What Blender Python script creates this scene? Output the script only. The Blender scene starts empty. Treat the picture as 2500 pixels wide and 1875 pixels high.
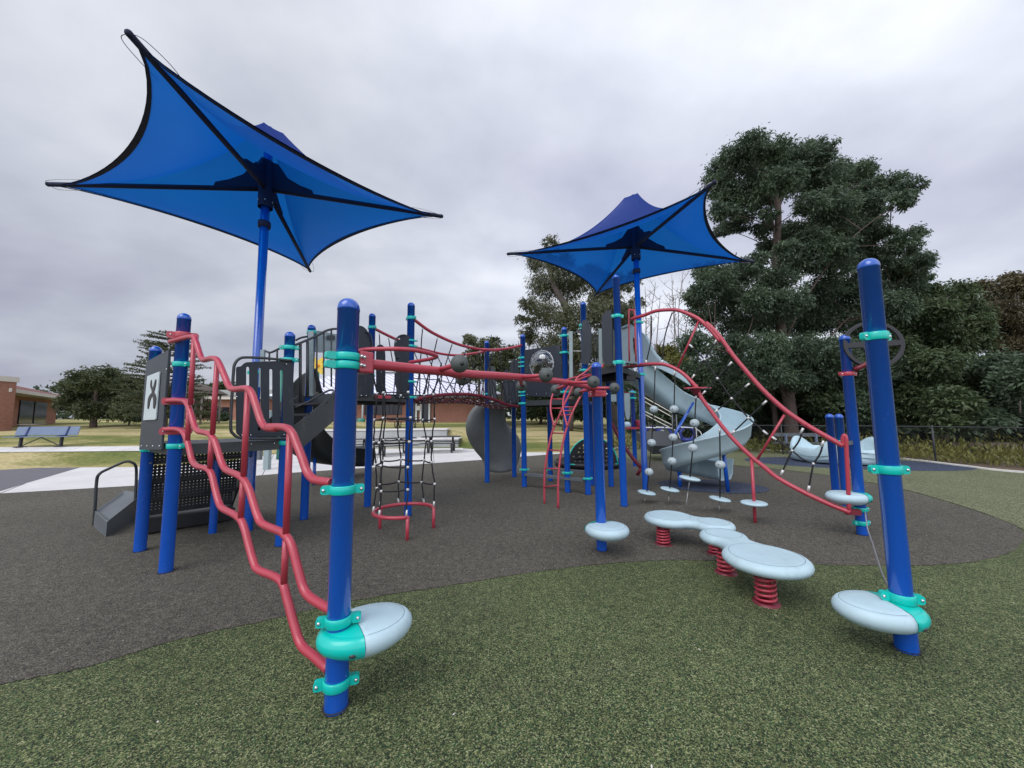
import bpy, math, random
import numpy as np
from mathutils import Vector, Matrix
from mathutils.geometry import tessellate_polygon
random.seed(7); RNG = np.random.default_rng(7)
PI = math.pi
scene = bpy.context.scene
COL = scene.collection
# ---------------------------------------------------------------- camera (wide phone lens, tilted up 5 degrees)
FPX, CX, CY, EYE = 905.0, 1250.0, 937.5, 1.62
PITCH, ROLL = 0.091249, 0.0091
_f = Vector((0, math.cos(PITCH), math.sin(PITCH))); _u = Vector((0, -math.sin(PITCH), math.cos(PITCH))); _r = Vector((1, 0, 0))
RX = math.cos(ROLL) * _r - math.sin(ROLL) * _u
UY = math.sin(ROLL) * _r + math.cos(ROLL) * _u
C0 = Vector((0, 0, EYE))
cam_d = bpy.data.cameras.new('camera'); cam = bpy.data.objects.new('camera', cam_d); COL.objects.link(cam)
cam_d.sensor_width = 36; cam_d.lens = 36 * FPX / 2500; cam_d.clip_start = 0.05; cam_d.clip_end = 900
M = Matrix((RX, UY, -_f)).transposed().to_4x4(); M.translation = C0
cam.matrix_world = M
scene.camera = cam
# ---------------------------------------------------------------- sky, sun, exposure
SUN_EL, SUN_AZ = math.radians(52), math.radians(-140)      # azimuth from +Y towards +X
world = bpy.data.worlds.new('World'); scene.world = world; world.use_nodes = True
wn, wl = world.node_tree.nodes, world.node_tree.links
wn.clear()
def WN(t, **k):
    n = wn.new(t)
    for a, b in k.items(): setattr(n, a, b)
    return n
wo = WN('ShaderNodeOutputWorld'); bg = WN('ShaderNodeBackground'); bg2 = WN('ShaderNodeBackground'); mixs = WN('ShaderNodeMixShader')
sky = WN('ShaderNodeTexSky', sky_type='NISHITA', sun_disc=False, sun_elevation=SUN_EL, sun_rotation=SUN_AZ)
bg.inputs[1].default_value = 0.10
wl.new(sky.outputs[0], bg.inputs[0])
tc = WN('ShaderNodeTexCoord'); sep = WN('ShaderNodeSeparateXYZ'); wl.new(tc.outputs['Generated'], sep.inputs[0])
mz = WN('ShaderNodeMath', operation='MAXIMUM'); mz.inputs[1].default_value = 0.0; wl.new(sep.outputs[2], mz.inputs[0])
mz2 = WN('ShaderNodeMath', operation='ADD'); mz2.inputs[1].default_value = 0.28; wl.new(mz.outputs[0], mz2.inputs[0])
dx = WN('ShaderNodeMath', operation='DIVIDE'); dy = WN('ShaderNodeMath', operation='DIVIDE')
wl.new(sep.outputs[0], dx.inputs[0]); wl.new(mz2.outputs[0], dx.inputs[1]); wl.new(sep.outputs[1], dy.inputs[0]); wl.new(mz2.outputs[0], dy.inputs[1])
cmb = WN('ShaderNodeCombineXYZ'); wl.new(dx.outputs[0], cmb.inputs[0]); wl.new(dy.outputs[0], cmb.inputs[1])
mp = WN('ShaderNodeMapping'); mp.inputs['Rotation'].default_value = (0, 0, math.radians(-52)); mp.inputs['Scale'].default_value = (0.55, 1.35, 1); mp.inputs['Location'].default_value = (2.1, 1.35, 0)
wl.new(cmb.outputs[0], mp.inputs[0])
nz = WN('ShaderNodeTexNoise'); nz.inputs['Scale'].default_value = 0.85; nz.inputs['Detail'].default_value = 4.5; nz.inputs['Roughness'].default_value = 0.5; nz.inputs['Distortion'].default_value = 0.35
wl.new(mp.outputs[0], nz.inputs[0])
cr = WN('ShaderNodeValToRGB'); cr.color_ramp.interpolation = 'B_SPLINE'
e = cr.color_ramp.elements
e[0].position = 0.34; e[0].color = (0.46, 0.475, 0.595, 1); e[1].position = 0.64; e[1].color = (0.84, 0.87, 0.96, 1)
x_ = e.new(0.42); x_.color = (0.56, 0.58, 0.69, 1)
x_ = e.new(0.54); x_.color = (0.66, 0.70, 0.79, 1)
wl.new(nz.outputs[0], cr.inputs[0])
# finer puffs
nz3 = WN('ShaderNodeTexNoise'); nz3.inputs['Scale'].default_value = 3.2; nz3.inputs['Detail'].default_value = 5; wl.new(cmb.outputs[0], nz3.inputs[0])
cr3 = WN('ShaderNodeValToRGB'); cr3.color_ramp.elements[0].color = (0.87, 0.875, 0.90, 1); cr3.color_ramp.elements[1].color = (1.12, 1.115, 1.09, 1); cr3.color_ramp.elements[0].position = 0.3; cr3.color_ramp.elements[1].position = 0.7
wl.new(nz3.outputs[0], cr3.inputs[0])
ml = WN('ShaderNodeMix', data_type='RGBA', blend_type='MULTIPLY'); ml.inputs[0].default_value = 1; wl.new(cr.outputs[0], ml.inputs[6]); wl.new(cr3.outputs[0], ml.inputs[7])
# clouds sit a little darker and greyer low down
hz = WN('ShaderNodeMapRange'); hz.inputs[1].default_value = 0.0; hz.inputs[2].default_value = 0.45; hz.inputs[3].default_value = 0.93; hz.inputs[4].default_value = 1.04; wl.new(mz.outputs[0], hz.inputs[0])
ml2 = WN('ShaderNodeMix', data_type='RGBA', blend_type='MULTIPLY'); ml2.inputs[0].default_value = 1; wl.new(ml.outputs[2], ml2.inputs[6]); wl.new(hz.outputs[0], ml2.inputs[7])
# sky out of view behind and overhead, brightened to lift camera-facing surfaces
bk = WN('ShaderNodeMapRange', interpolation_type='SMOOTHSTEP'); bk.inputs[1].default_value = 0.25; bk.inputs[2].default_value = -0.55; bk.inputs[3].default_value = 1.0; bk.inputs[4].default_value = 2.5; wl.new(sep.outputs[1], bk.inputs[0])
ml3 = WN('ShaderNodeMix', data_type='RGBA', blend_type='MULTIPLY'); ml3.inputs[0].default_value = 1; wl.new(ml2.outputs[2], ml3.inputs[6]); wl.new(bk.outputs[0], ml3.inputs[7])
# thin bright break in the cloud, high and right of centre
d0 = Vector((0.50, 0.78, 0.62)).normalized(); dp = WN('ShaderNodeVectorMath', operation='DOT_PRODUCT'); dp.inputs[1].default_value = d0; wl.new(tc.outputs['Generated'], dp.inputs[0])
gl = WN('ShaderNodeMapRange', interpolation_type='SMOOTHSTEP'); gl.inputs[1].default_value = 0.55; gl.inputs[2].default_value = 0.99; gl.inputs[3].default_value = 0.86; gl.inputs[4].default_value = 1.14; wl.new(dp.outputs['Value'], gl.inputs[0])
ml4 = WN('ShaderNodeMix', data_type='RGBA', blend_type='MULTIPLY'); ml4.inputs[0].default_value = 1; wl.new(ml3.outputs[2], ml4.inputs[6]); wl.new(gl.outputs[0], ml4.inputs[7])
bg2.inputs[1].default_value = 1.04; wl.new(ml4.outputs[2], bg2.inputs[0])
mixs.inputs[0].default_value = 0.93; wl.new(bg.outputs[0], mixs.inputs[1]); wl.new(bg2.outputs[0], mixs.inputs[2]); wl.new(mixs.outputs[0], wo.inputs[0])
sd = bpy.data.lights.new('sun', 'SUN'); so = bpy.data.objects.new('sun', sd); COL.objects.link(so)
sd.energy = 1.5; sd.angle = math.radians(40); sd.color = (1.0, 0.975, 0.94)
sdir = Vector((math.sin(SUN_AZ) * math.cos(SUN_EL), math.cos(SUN_AZ) * math.cos(SUN_EL), math.sin(SUN_EL)))
so.rotation_euler = sdir.to_track_quat('Z', 'Y').to_euler(); so.location = (8, -8, 30)
vs = scene.view_settings; vs.view_transform = 'Standard'; vs.look = 'None'; vs.exposure = 0.0; vs.gamma = 1.0; vs.use_curve_mapping = False

# ---------------------------------------------------------------- measuring: photo pixel -> point at a real place
def ray(x, y): return RX * ((x - CX) / FPX) - UY * ((y - CY) / FPX) + _f
def G(x, y, z=0.0):
    d = ray(x, y); return C0 + d * ((z - EYE) / d.z)
def AT(x, y, Y):
    d = ray(x, y); return C0 + d * (Y / d.y)
def PL(x, y, A, B, off=0.0):          # on the upright plane through A and B (off = metres towards the camera)
    A = Vector((A[0], A[1], 0)); B = Vector((B[0], B[1], 0)); t = (B - A).normalized(); n = Vector((-t.y, t.x, 0))
    if n.dot(A) > 0: n = -n
    d = ray(x, y); q = A + n * off; return C0 + d * ((q - C0).dot(n) / d.dot(n))
# ---------------------------------------------------------------- materials
MATS = {}
def mat(name, col, rough=0.5, metal=0.0, coat=0.0, var=0.0, vscale=6.0, bump=0.0, bscale=60.0, spec=0.5):
    m = bpy.data.materials.new(name); m.use_nodes = True; MATS[name] = m
    nt = m.node_tree; b = nt.nodes['Principled BSDF']
    b.inputs['Roughness'].default_value = rough; b.inputs['Metallic'].default_value = metal
    b.inputs['Coat Weight'].default_value = coat; b.inputs['Coat Roughness'].default_value = 0.06; b.inputs['Specular IOR Level'].default_value = spec
    b.inputs['Base Color'].default_value = (*col, 1)
    tcn = nt.nodes.new('ShaderNodeTexCoord')
    if var > 0:
        n = nt.nodes.new('ShaderNodeTexNoise'); n.inputs['Scale'].default_value = vscale; n.inputs['Detail'].default_value = 6; n.inputs['Roughness'].default_value = 0.62
        nt.links.new(tcn.outputs['Object'], n.inputs[0])
        r = nt.nodes.new('ShaderNodeValToRGB'); r.color_ramp.elements[0].position = 0.3; r.color_ramp.elements[1].position = 0.72
        r.color_ramp.elements[0].color = (*[c * (1 - var) for c in col], 1); r.color_ramp.elements[1].color = (*[min(1, c * (1 + var)) for c in col], 1)
        nt.links.new(n.outputs[0], r.inputs[0]); nt.links.new(r.outputs[0], b.inputs['Base Color'])
        mr = nt.nodes.new('ShaderNodeMapRange'); mr.inputs[3].default_value = rough * 0.85; mr.inputs[4].default_value = min(1, rough * 1.2)
        nt.links.new(n.outputs[0], mr.inputs[0]); nt.links.new(mr.outputs[0], b.inputs['Roughness'])
    if name in ('blue', 'pod', 'teal', 'red', 'slide_blue', 'grey_slide', 'charcoal', 'navy_panel', 'grey_panel', 'concrete', 'wall_concrete'):
        w1 = nt.nodes.new('ShaderNodeTexNoise'); w1.inputs['Scale'].default_value = 3.5; w1.inputs['Detail'].default_value = 10; w1.inputs['Roughness'].default_value = 0.75; mp1 = nt.nodes.new('ShaderNodeMapping'); mp1.inputs['Scale'].default_value = (1.6, 1.6, .6); nt.links.new(tcn.outputs['Object'], mp1.inputs[0]); nt.links.new(mp1.outputs[0], w1.inputs[0])
        w2 = nt.nodes.new('ShaderNodeMapRange'); w2.inputs[1].default_value = 0.55; w2.inputs[2].default_value = 0.74; w2.inputs[3].default_value = 0.0; w2.inputs[4].default_value = {'pod': .30, 'blue': .05, 'red': .18, 'teal': .2}.get(name, .3); nt.links.new(w1.outputs[0], w2.inputs[0])
        w3 = nt.nodes.new('ShaderNodeMix'); w3.data_type = 'RGBA'; nt.links.new(w2.outputs[0], w3.inputs[0]); nt.links.new(r.outputs[0], w3.inputs[6]); w3.inputs[7].default_value = (0.20, 0.19, 0.165, 1); nt.links.new(w3.outputs[2], b.inputs['Base Color'])
        w4 = nt.nodes.new('ShaderNodeMath'); w4.operation = 'ADD'; nt.links.new(mr.outputs[0], w4.inputs[0]); nt.links.new(w2.outputs[0], w4.inputs[1]); nt.links.new(w4.outputs[0], b.inputs['Roughness'])
    if bump > 0:
        n2 = nt.nodes.new('ShaderNodeTexNoise'); n2.inputs['Scale'].default_value = bscale; n2.inputs['Detail'].default_value = 3
        nt.links.new(tcn.outputs['Object'], n2.inputs[0]); bp = nt.nodes.new('ShaderNodeBump'); bp.inputs['Strength'].default_value = bump; bp.inputs['Distance'].default_value = 0.01
        nt.links.new(n2.outputs[0], bp.inputs['Height']); nt.links.new(bp.outputs[0], b.inputs['Normal'])
    return m
mat('blue', (0.0015, 0.078, 0.43), 0.25, coat=0.7, var=0.06, vscale=2.5, bump=0.05, bscale=14, spec=0.5)
mat('red', (0.42, 0.042, 0.066), 0.36, coat=0.2, var=0.08, vscale=4, bump=0.06, bscale=30)
mat('maroon', (0.16, 0.012, 0.025), 0.45, var=0.15, vscale=5)
mat('teal', (0.0, 0.50, 0.42), 0.33, coat=0.2, var=0.05)
mat('pod', (0.44, 0.585, 0.635), 0.5, var=0.06, vscale=5, bump=0.08, bscale=90)
mat('rope_ball', (0.40, 0.47, 0.49), 0.5, var=0.08)
mat('slide_blue', (0.43, 0.56, 0.59), 0.38, var=0.08, vscale=2.5, bump=0.05)
mat('navy_panel', (0.010, 0.016, 0.027), 0.5, var=0.15, vscale=3, bump=0.05)
mat('grey_panel', (0.036, 0.044, 0.056), 0.5, var=0.12, vscale=3, bump=0.05)
mat('charcoal', (0.034, 0.039, 0.042), 0.45, var=0.15, vscale=4, bump=0.08)
mat('charcoal_light', (0.11, 0.122, 0.13), 0.5, var=0.12, vscale=4)
mat('dark_slide', (0.02, 0.028, 0.032), 0.35, var=0.15, vscale=3)
mat('grey_slide', (0.19, 0.20, 0.195), 0.42, var=0.14, vscale=2.5, bump=0.05)
mat('sage', (0.27, 0.34, 0.345), 0.5, var=0.08)
mat('rope', (0.012, 0.012, 0.014), 0.75, bump=0.5, bscale=160)
mat('rope_red', (0.07, 0.012, 0.014), 0.75, bump=0.5, bscale=160)
mat('ferrule', (0.62, 0.62, 0.60), 0.35, metal=0.35)
mat('bolt', (0.6, 0.6, 0.62), 0.25, metal=0.9)
mat('steel', (0.42, 0.43, 0.44), 0.35, metal=0.7)
mat('rubber_ball', (0.075, 0.085, 0.082), 0.6, var=0.12, bump=0.2, bscale=120)
mat('groove', (0.17, 0.24, 0.27), 0.6)
mat('black', (0.012, 0.012, 0.014), 0.45, var=0.2)
mat('white_plate', (0.55, 0.62, 0.63), 0.45, var=0.04)
mat('white_paint', (0.75, 0.76, 0.74), 0.5, var=0.05)
mat('concrete', (0.60, 0.585, 0.57), 0.85, var=0.10, vscale=0.9, bump=0.2, bscale=40)
mat('wall_concrete', (0.36, 0.37, 0.36), 0.85, var=0.14, vscale=1.4, bump=0.2, bscale=30)
mat('asphalt', (0.13, 0.125, 0.14), 0.9, var=0.12, vscale=3, bump=0.3, bscale=120)
mat('asphalt_dark', (0.028, 0.026, 0.023), 0.95, var=.3, vscale=30)
mat('bench_blue', (0.15, 0.20, 0.29), 0.5, var=0.08)
mat('bench_strap', (0.03, 0.05, 0.17), 0.5)
mat('seat_blue', (0.03, 0.05, 0.30), 0.4)
mat('bark', (0.10, 0.082, 0.07), 0.9, var=0.35, vscale=7, bump=0.8, bscale=14)
mat('bark_red', (0.095, 0.068, 0.056), 0.9, var=0.35, vscale=5, bump=0.8, bscale=12)
mat('bark_grey', (0.23, 0.20, 0.19), 0.9, var=0.2, vscale=7)
mat('metal_dark', (0.03, 0.032, 0.035), 0.5)
mat('yellow', (0.72, 0.50, 0.06), 0.45, var=0.1)
mat('orange', (0.75, 0.25, 0.03), 0.45)
mat('green_plastic', (0.03, 0.20, 0.15), 0.45, var=0.12)
mat('fascia', (0.62, 0.58, 0.52), 0.6, var=0.06)
mat('fascia_dark', (0.07, 0.075, 0.075), 0.6)
mat('window', (0.02, 0.024, 0.03), 0.12)
mat('leaf_litter', (0.115, 0.082, 0.055), 0.95, var=0.4, vscale=1.5, bump=0.6, bscale=12)
mat('curb', (0.72, 0.70, 0.64), 0.8, var=0.08)
def wood(): pass
def fabric_mat():
    m = bpy.data.materials.new('shade_fabric'); m.use_nodes = True; MATS['shade_fabric'] = m; nt = m.node_tree; N = nt.nodes; N.clear(); L = nt.links
    o = N.new('ShaderNodeOutputMaterial'); d = N.new('ShaderNodeBsdfDiffuse'); t = N.new('ShaderNodeBsdfTranslucent'); tr = N.new('ShaderNodeBsdfTransparent'); g = N.new('ShaderNodeBsdfGlossy')
    t.inputs[0].default_value = (0.003, 0.085, 0.36, 1); d.inputs[0].default_value = (0.035, 0.09, 0.40, 1); tr.inputs[0].default_value = (0.012, 0.22, 0.62, 1); g.inputs[0].default_value = (0.5, 0.55, 0.9, 1); g.inputs[1].default_value = 0.42
    a = N.new('ShaderNodeMixShader'); a.inputs[0].default_value = 0.66; L.new(d.outputs[0], a.inputs[1]); L.new(t.outputs[0], a.inputs[2])
    b = N.new('ShaderNodeMixShader'); b.inputs[0].default_value = 0.24; L.new(a.outputs[0], b.inputs[1]); L.new(tr.outputs[0], b.inputs[2])
    lw = N.new('ShaderNodeLayerWeight'); lw.inputs[0].default_value = 0.5; mpr = N.new('ShaderNodeMapRange'); mpr.inputs[1].default_value = 0.15; mpr.inputs[2].default_value = 0.9; mpr.inputs[3].default_value = 0.42; mpr.inputs[4].default_value = 0.0; L.new(lw.outputs['Facing'], mpr.inputs[0]); L.new(mpr.outputs[0], b.inputs[0])      # woven mesh: open face-on, closed at a grazing angle
    c = N.new('ShaderNodeMixShader'); c.inputs[0].default_value = 0.06; L.new(b.outputs[0], c.inputs[1]); L.new(g.outputs[0], c.inputs[2])
    L.new(c.outputs[0], o.inputs[0])
    tcn = N.new('ShaderNodeTexCoord'); n = N.new('ShaderNodeTexNoise'); n.inputs['Scale'].default_value = 1.2; n.inputs['Detail'].default_value = 4; L.new(tcn.outputs['Object'], n.inputs[0])
    bp = N.new('ShaderNodeBump'); bp.inputs['Strength'].default_value = 0.35; bp.inputs['Distance'].default_value = 0.06; L.new(n.outputs[0], bp.inputs['Height'])
    for s in (d, t, g): L.new(bp.outputs[0], s.inputs['Normal'])
fabric_mat()
mat('hem', (0.010, 0.014, 0.045), 0.8)
def clear_mat():
    m = bpy.data.materials.new('clear_plastic'); m.use_nodes = True; MATS['clear_plastic'] = m; nt = m.node_tree; N = nt.nodes; N.clear(); L = nt.links
    o = N.new('ShaderNodeOutputMaterial'); tr = N.new('ShaderNodeBsdfTransparent'); g = N.new('ShaderNodeBsdfGlossy'); lw = N.new('ShaderNodeLayerWeight'); lw.inputs[0].default_value = 0.35; a = N.new('ShaderNodeMixShader')
    tr.inputs[0].default_value = (0.75, 0.79, 0.82, 1); g.inputs[0].default_value = (0.9, 0.95, 1, 1); g.inputs[1].default_value = 0.04
    L.new(lw.outputs[1], a.inputs[0]); L.new(tr.outputs[0], a.inputs[1]); L.new(g.outputs[0], a.inputs[2]); L.new(a.outputs[0], o.inputs[0])
clear_mat()
def perf_mat(name, col, scale, frac, axes=(0, 1)):
    m = bpy.data.materials.new(name); m.use_nodes = True; MATS[name] = m; nt = m.node_tree; N = nt.nodes; L = nt.links; b = N['Principled BSDF']; b.inputs['Base Color'].default_value = (*col, 1); b.inputs['Roughness'].default_value = 0.5
    tcn = N.new('ShaderNodeUVMap'); sp = N.new('ShaderNodeSeparateXYZ'); L.new(tcn.outputs[0], sp.inputs[0]); outs = []
    for i in (0, 1):
        mu = N.new('ShaderNodeMath'); mu.operation = 'MULTIPLY'; mu.inputs[1].default_value = scale; L.new(sp.outputs[i], mu.inputs[0])
        fr = N.new('ShaderNodeMath'); fr.operation = 'FRACT'; L.new(mu.outputs[0], fr.inputs[0])
        sb = N.new('ShaderNodeMath'); sb.operation = 'SUBTRACT'; sb.inputs[1].default_value = 0.5; L.new(fr.outputs[0], sb.inputs[0])
        ab = N.new('ShaderNodeMath'); ab.operation = 'POWER'; ab.inputs[1].default_value = 2; L.new(sb.outputs[0], ab.inputs[0]); outs.append(ab)
    ad = N.new('ShaderNodeMath'); ad.operation = 'ADD'; L.new(outs[0].outputs[0], ad.inputs[0]); L.new(outs[1].outputs[0], ad.inputs[1])
    gt = N.new('ShaderNodeMath'); gt.operation = 'GREATER_THAN'; gt.inputs[1].default_value = frac * frac; L.new(ad.outputs[0], gt.inputs[0]); L.new(gt.outputs[0], b.inputs['Alpha'])
perf_mat('perforated', (0.014, 0.015, 0.018), 24, 0.17)
def speckle(name, cols, scale=95, mott=0.22, mscale=0.7):
    """granules of poured rubber: every cell its own colour, with broad worn patches"""
    m = bpy.data.materials.new(name); m.use_nodes = True; MATS[name] = m; nt = m.node_tree; N = nt.nodes; L = nt.links; b = N['Principled BSDF']; b.inputs['Roughness'].default_value = 0.9; b.inputs['Specular IOR Level'].default_value = 0.25
    tcn = N.new('ShaderNodeTexCoord'); wob = N.new('ShaderNodeTexNoise'); wob.inputs['Scale'].default_value = scale * 0.8; wob.inputs['Detail'].default_value = 2; L.new(tcn.outputs['Object'], wob.inputs[0])
    mx = N.new('ShaderNodeMix'); mx.data_type = 'RGBA'; mx.blend_type = 'ADD'; mx.inputs[0].default_value = 0.012; L.new(tcn.outputs['Object'], mx.inputs[6]); L.new(wob.outputs[1], mx.inputs[7])
    v = N.new('ShaderNodeTexVoronoi'); v.inputs['Scale'].default_value = scale; L.new(mx.outputs[2], v.inputs[0])
    sp = N.new('ShaderNodeSeparateColor'); L.new(v.outputs['Color'], sp.inputs[0])
    r = N.new('ShaderNodeValToRGB'); r.color_ramp.interpolation = 'CONSTANT'; el = r.color_ramp.elements
    el[0].position = 0; el[0].color = (*cols[0][1], 1); el[1].position = cols[1][0]; el[1].color = (*cols[1][1], 1)
    for p, c in cols[2:]: q = el.new(p); q.color = (*c, 1)
    L.new(sp.outputs[0], r.inputs[0])
    n = N.new('ShaderNodeTexNoise'); n.inputs['Scale'].default_value = mscale; n.inputs['Detail'].default_value = 7; n.inputs['Roughness'].default_value = 0.65; L.new(tcn.outputs['Object'], n.inputs[0])
    mr = N.new('ShaderNodeMapRange'); mr.inputs[1].default_value = 0.3; mr.inputs[2].default_value = 0.7; mr.inputs[3].default_value = 1 - mott; mr.inputs[4].default_value = 1 + mott; L.new(n.outputs[0], mr.inputs[0])
    n4 = N.new('ShaderNodeTexNoise'); n4.inputs['Scale'].default_value = 14; n4.inputs['Detail'].default_value = 4; L.new(tcn.outputs['Object'], n4.inputs[0])
    mr4 = N.new('ShaderNodeMapRange'); mr4.inputs[1].default_value = 0.3; mr4.inputs[2].default_value = 0.7; mr4.inputs[3].default_value = 0.78; mr4.inputs[4].default_value = 1.22; L.new(n4.outputs[0], mr4.inputs[0])
    mm = N.new('ShaderNodeMath'); mm.operation = 'MULTIPLY'; L.new(mr.outputs[0], mm.inputs[0]); L.new(mr4.outputs[0], mm.inputs[1])
    mu = N.new('ShaderNodeMix'); mu.data_type = 'RGBA'; mu.blend_type = 'MULTIPLY'; mu.inputs[0].default_value = 1; L.new(r.outputs[0], mu.inputs[6]); L.new(mm.outputs[0], mu.inputs[7])
    # tracked-in dust, in broad patches and scuffs
    nd = N.new('ShaderNodeTexNoise'); nd.inputs['Scale'].default_value = 0.33; nd.inputs['Detail'].default_value = 9; nd.inputs['Roughness'].default_value = 0.72; nd.inputs['Distortion'].default_value = 1.2; L.new(tcn.outputs['Object'], nd.inputs[0])
    md_ = N.new('ShaderNodeMapRange'); md_.inputs[1].default_value = 0.5; md_.inputs[2].default_value = 0.78; md_.inputs[3].default_value = 0.0; md_.inputs[4].default_value = 0.30; L.new(nd.outputs[0], md_.inputs[0])
    mx2 = N.new('ShaderNodeMix'); mx2.data_type = 'RGBA'; L.new(md_.outputs[0], mx2.inputs[0]); L.new(mu.outputs[2], mx2.inputs[6]); mx2.inputs[7].default_value = (0.135, 0.118, 0.088, 1); L.new(mx2.outputs[2], b.inputs['Base Color'])
    bp = N.new('ShaderNodeBump'); bp.inputs['Strength'].default_value = 0.7; bp.inputs['Distance'].default_value = 0.004; L.new(v.outputs['Distance'], bp.inputs['Height']); L.new(bp.outputs[0], b.inputs['Normal'])
speckle('green_rubber', [(0, (0.016, 0.022, 0.014)), (0.27, (0.038, 0.060, 0.022)), (0.47, (0.082, 0.108, 0.038)), (0.66, (0.155, 0.172, 0.072)), (0.84, (0.045, 0.105, 0.045)), (0.90, (0.27, 0.28, 0.145))], 165, 0.24, 0.45)
speckle('olive_rubber', [(0, (0.05, 0.055, 0.03)), (0.3, (0.12, 0.14, 0.07)), (0.6, (0.20, 0.215, 0.12)), (0.85, (0.26, 0.26, 0.16))], 100, 0.12, 0.5)
speckle('brown_rubber', [(0, (0.028, 0.026, 0.024)), (0.3, (0.075, 0.068, 0.058)), (0.55, (0.125, 0.118, 0.095)), (0.76, (0.19, 0.178, 0.140)), (0.9, (0.10, 0.105, 0.055)), (0.95, (0.21, 0.16, 0.13))], 180, 0.16, 0.45)
speckle('navy_rubber', [(0, (0.018, 0.025, 0.045)), (0.35, (0.045, 0.06, 0.105)), (0.7, (0.085, 0.105, 0.155))], 100, 0.12, 0.6)
def grass_mat():
    m = bpy.data.materials.new('grass'); m.use_nodes = True; MATS['grass'] = m; nt = m.node_tree; N = nt.nodes; L = nt.links; b = N['Principled BSDF']; b.inputs['Roughness'].default_value = 0.95; b.inputs['Specular IOR Level'].default_value = 0.15
    tcn = N.new('ShaderNodeTexCoord'); n = N.new('ShaderNodeTexNoise'); n.inputs['Scale'].default_value = 0.16; n.inputs['Detail'].default_value = 8; n.inputs['Roughness'].default_value = 0.68; n.inputs['Distortion'].default_value = 0.5; mpn = N.new('ShaderNodeMapping'); mpn.inputs['Scale'].default_value = (.55, 1.7, 1); L.new(tcn.outputs['Object'], mpn.inputs[0]); L.new(mpn.outputs[0], n.inputs[0])
    r = N.new('ShaderNodeValToRGB'); el = r.color_ramp.elements; el[0].position = 0.37; el[0].color = (0.115, 0.145, 0.04, 1); el[1].position = 0.56; el[1].color = (0.44, 0.37, 0.19, 1); q = el.new(0.46); q.color = (0.20, 0.20, 0.065, 1)
    L.new(n.outputs[0], r.inputs[0]); n2 = N.new('ShaderNodeTexNoise'); n2.inputs['Scale'].default_value = 9; n2.inputs['Detail'].default_value = 5; L.new(tcn.outputs['Object'], n2.inputs[0])
    mr = N.new('ShaderNodeMapRange'); mr.inputs[1].default_value = 0.3; mr.inputs[2].default_value = 0.7; mr.inputs[3].default_value = 0.7; mr.inputs[4].default_value = 1.25; L.new(n2.outputs[0], mr.inputs[0])
    mu = N.new('ShaderNodeMix'); mu.data_type = 'RGBA'; mu.blend_type = 'MULTIPLY'; mu.inputs[0].default_value = 1; L.new(r.outputs[0], mu.inputs[6]); L.new(mr.outputs[0], mu.inputs[7]); L.new(mu.outputs[2], b.inputs['Base Color'])
    bp = N.new('ShaderNodeBump'); bp.inputs['Strength'].default_value = 0.8; bp.inputs['Distance'].default_value = 0.05; L.new(n2.outputs[0], bp.inputs['Height']); L.new(bp.outputs[0], b.inputs['Normal'])
grass_mat()
def brick_mat():
    m = bpy.data.materials.new('brick'); m.use_nodes = True; MATS['brick'] = m; nt = m.node_tree; N = nt.nodes; L = nt.links; b = N['Principled BSDF']; b.inputs['Roughness'].default_value = 0.9
    tcn = N.new('ShaderNodeTexCoord'); sp = N.new('ShaderNodeSeparateXYZ'); L.new(tcn.outputs['Object'], sp.inputs[0]); ad = N.new('ShaderNodeMath'); ad.operation = 'ADD'; L.new(sp.outputs[0], ad.inputs[0]); L.new(sp.outputs[1], ad.inputs[1])
    cb = N.new('ShaderNodeCombineXYZ'); L.new(ad.outputs[0], cb.inputs[0]); L.new(sp.outputs[2], cb.inputs[1])
    br = N.new('ShaderNodeTexBrick'); br.inputs['Scale'].default_value = 4; br.inputs['Color1'].default_value = (0.29, 0.11, 0.075, 1); br.inputs['Color2'].default_value = (0.37, 0.165, 0.11, 1); br.inputs['Mortar'].default_value = (0.34, 0.27, 0.22, 1); br.inputs['Mortar Size'].default_value = 0.014
    L.new(cb.outputs[0], br.inputs[0]); n = N.new('ShaderNodeTexNoise'); n.inputs['Scale'].default_value = 0.5; n.inputs['Detail'].default_value = 5; L.new(tcn.outputs['Object'], n.inputs[0])
    mr = N.new('ShaderNodeMapRange'); mr.inputs[3].default_value = 0.75; mr.inputs[4].default_value = 1.25; L.new(n.outputs[0], mr.inputs[0]); mu = N.new('ShaderNodeMix'); mu.data_type = 'RGBA'; mu.blend_type = 'MULTIPLY'; mu.inputs[0].default_value = 1; L.new(br.outputs[0], mu.inputs[6]); L.new(mr.outputs[0], mu.inputs[7]); L.new(mu.outputs[2], b.inputs['Base Color'])
brick_mat()
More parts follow.
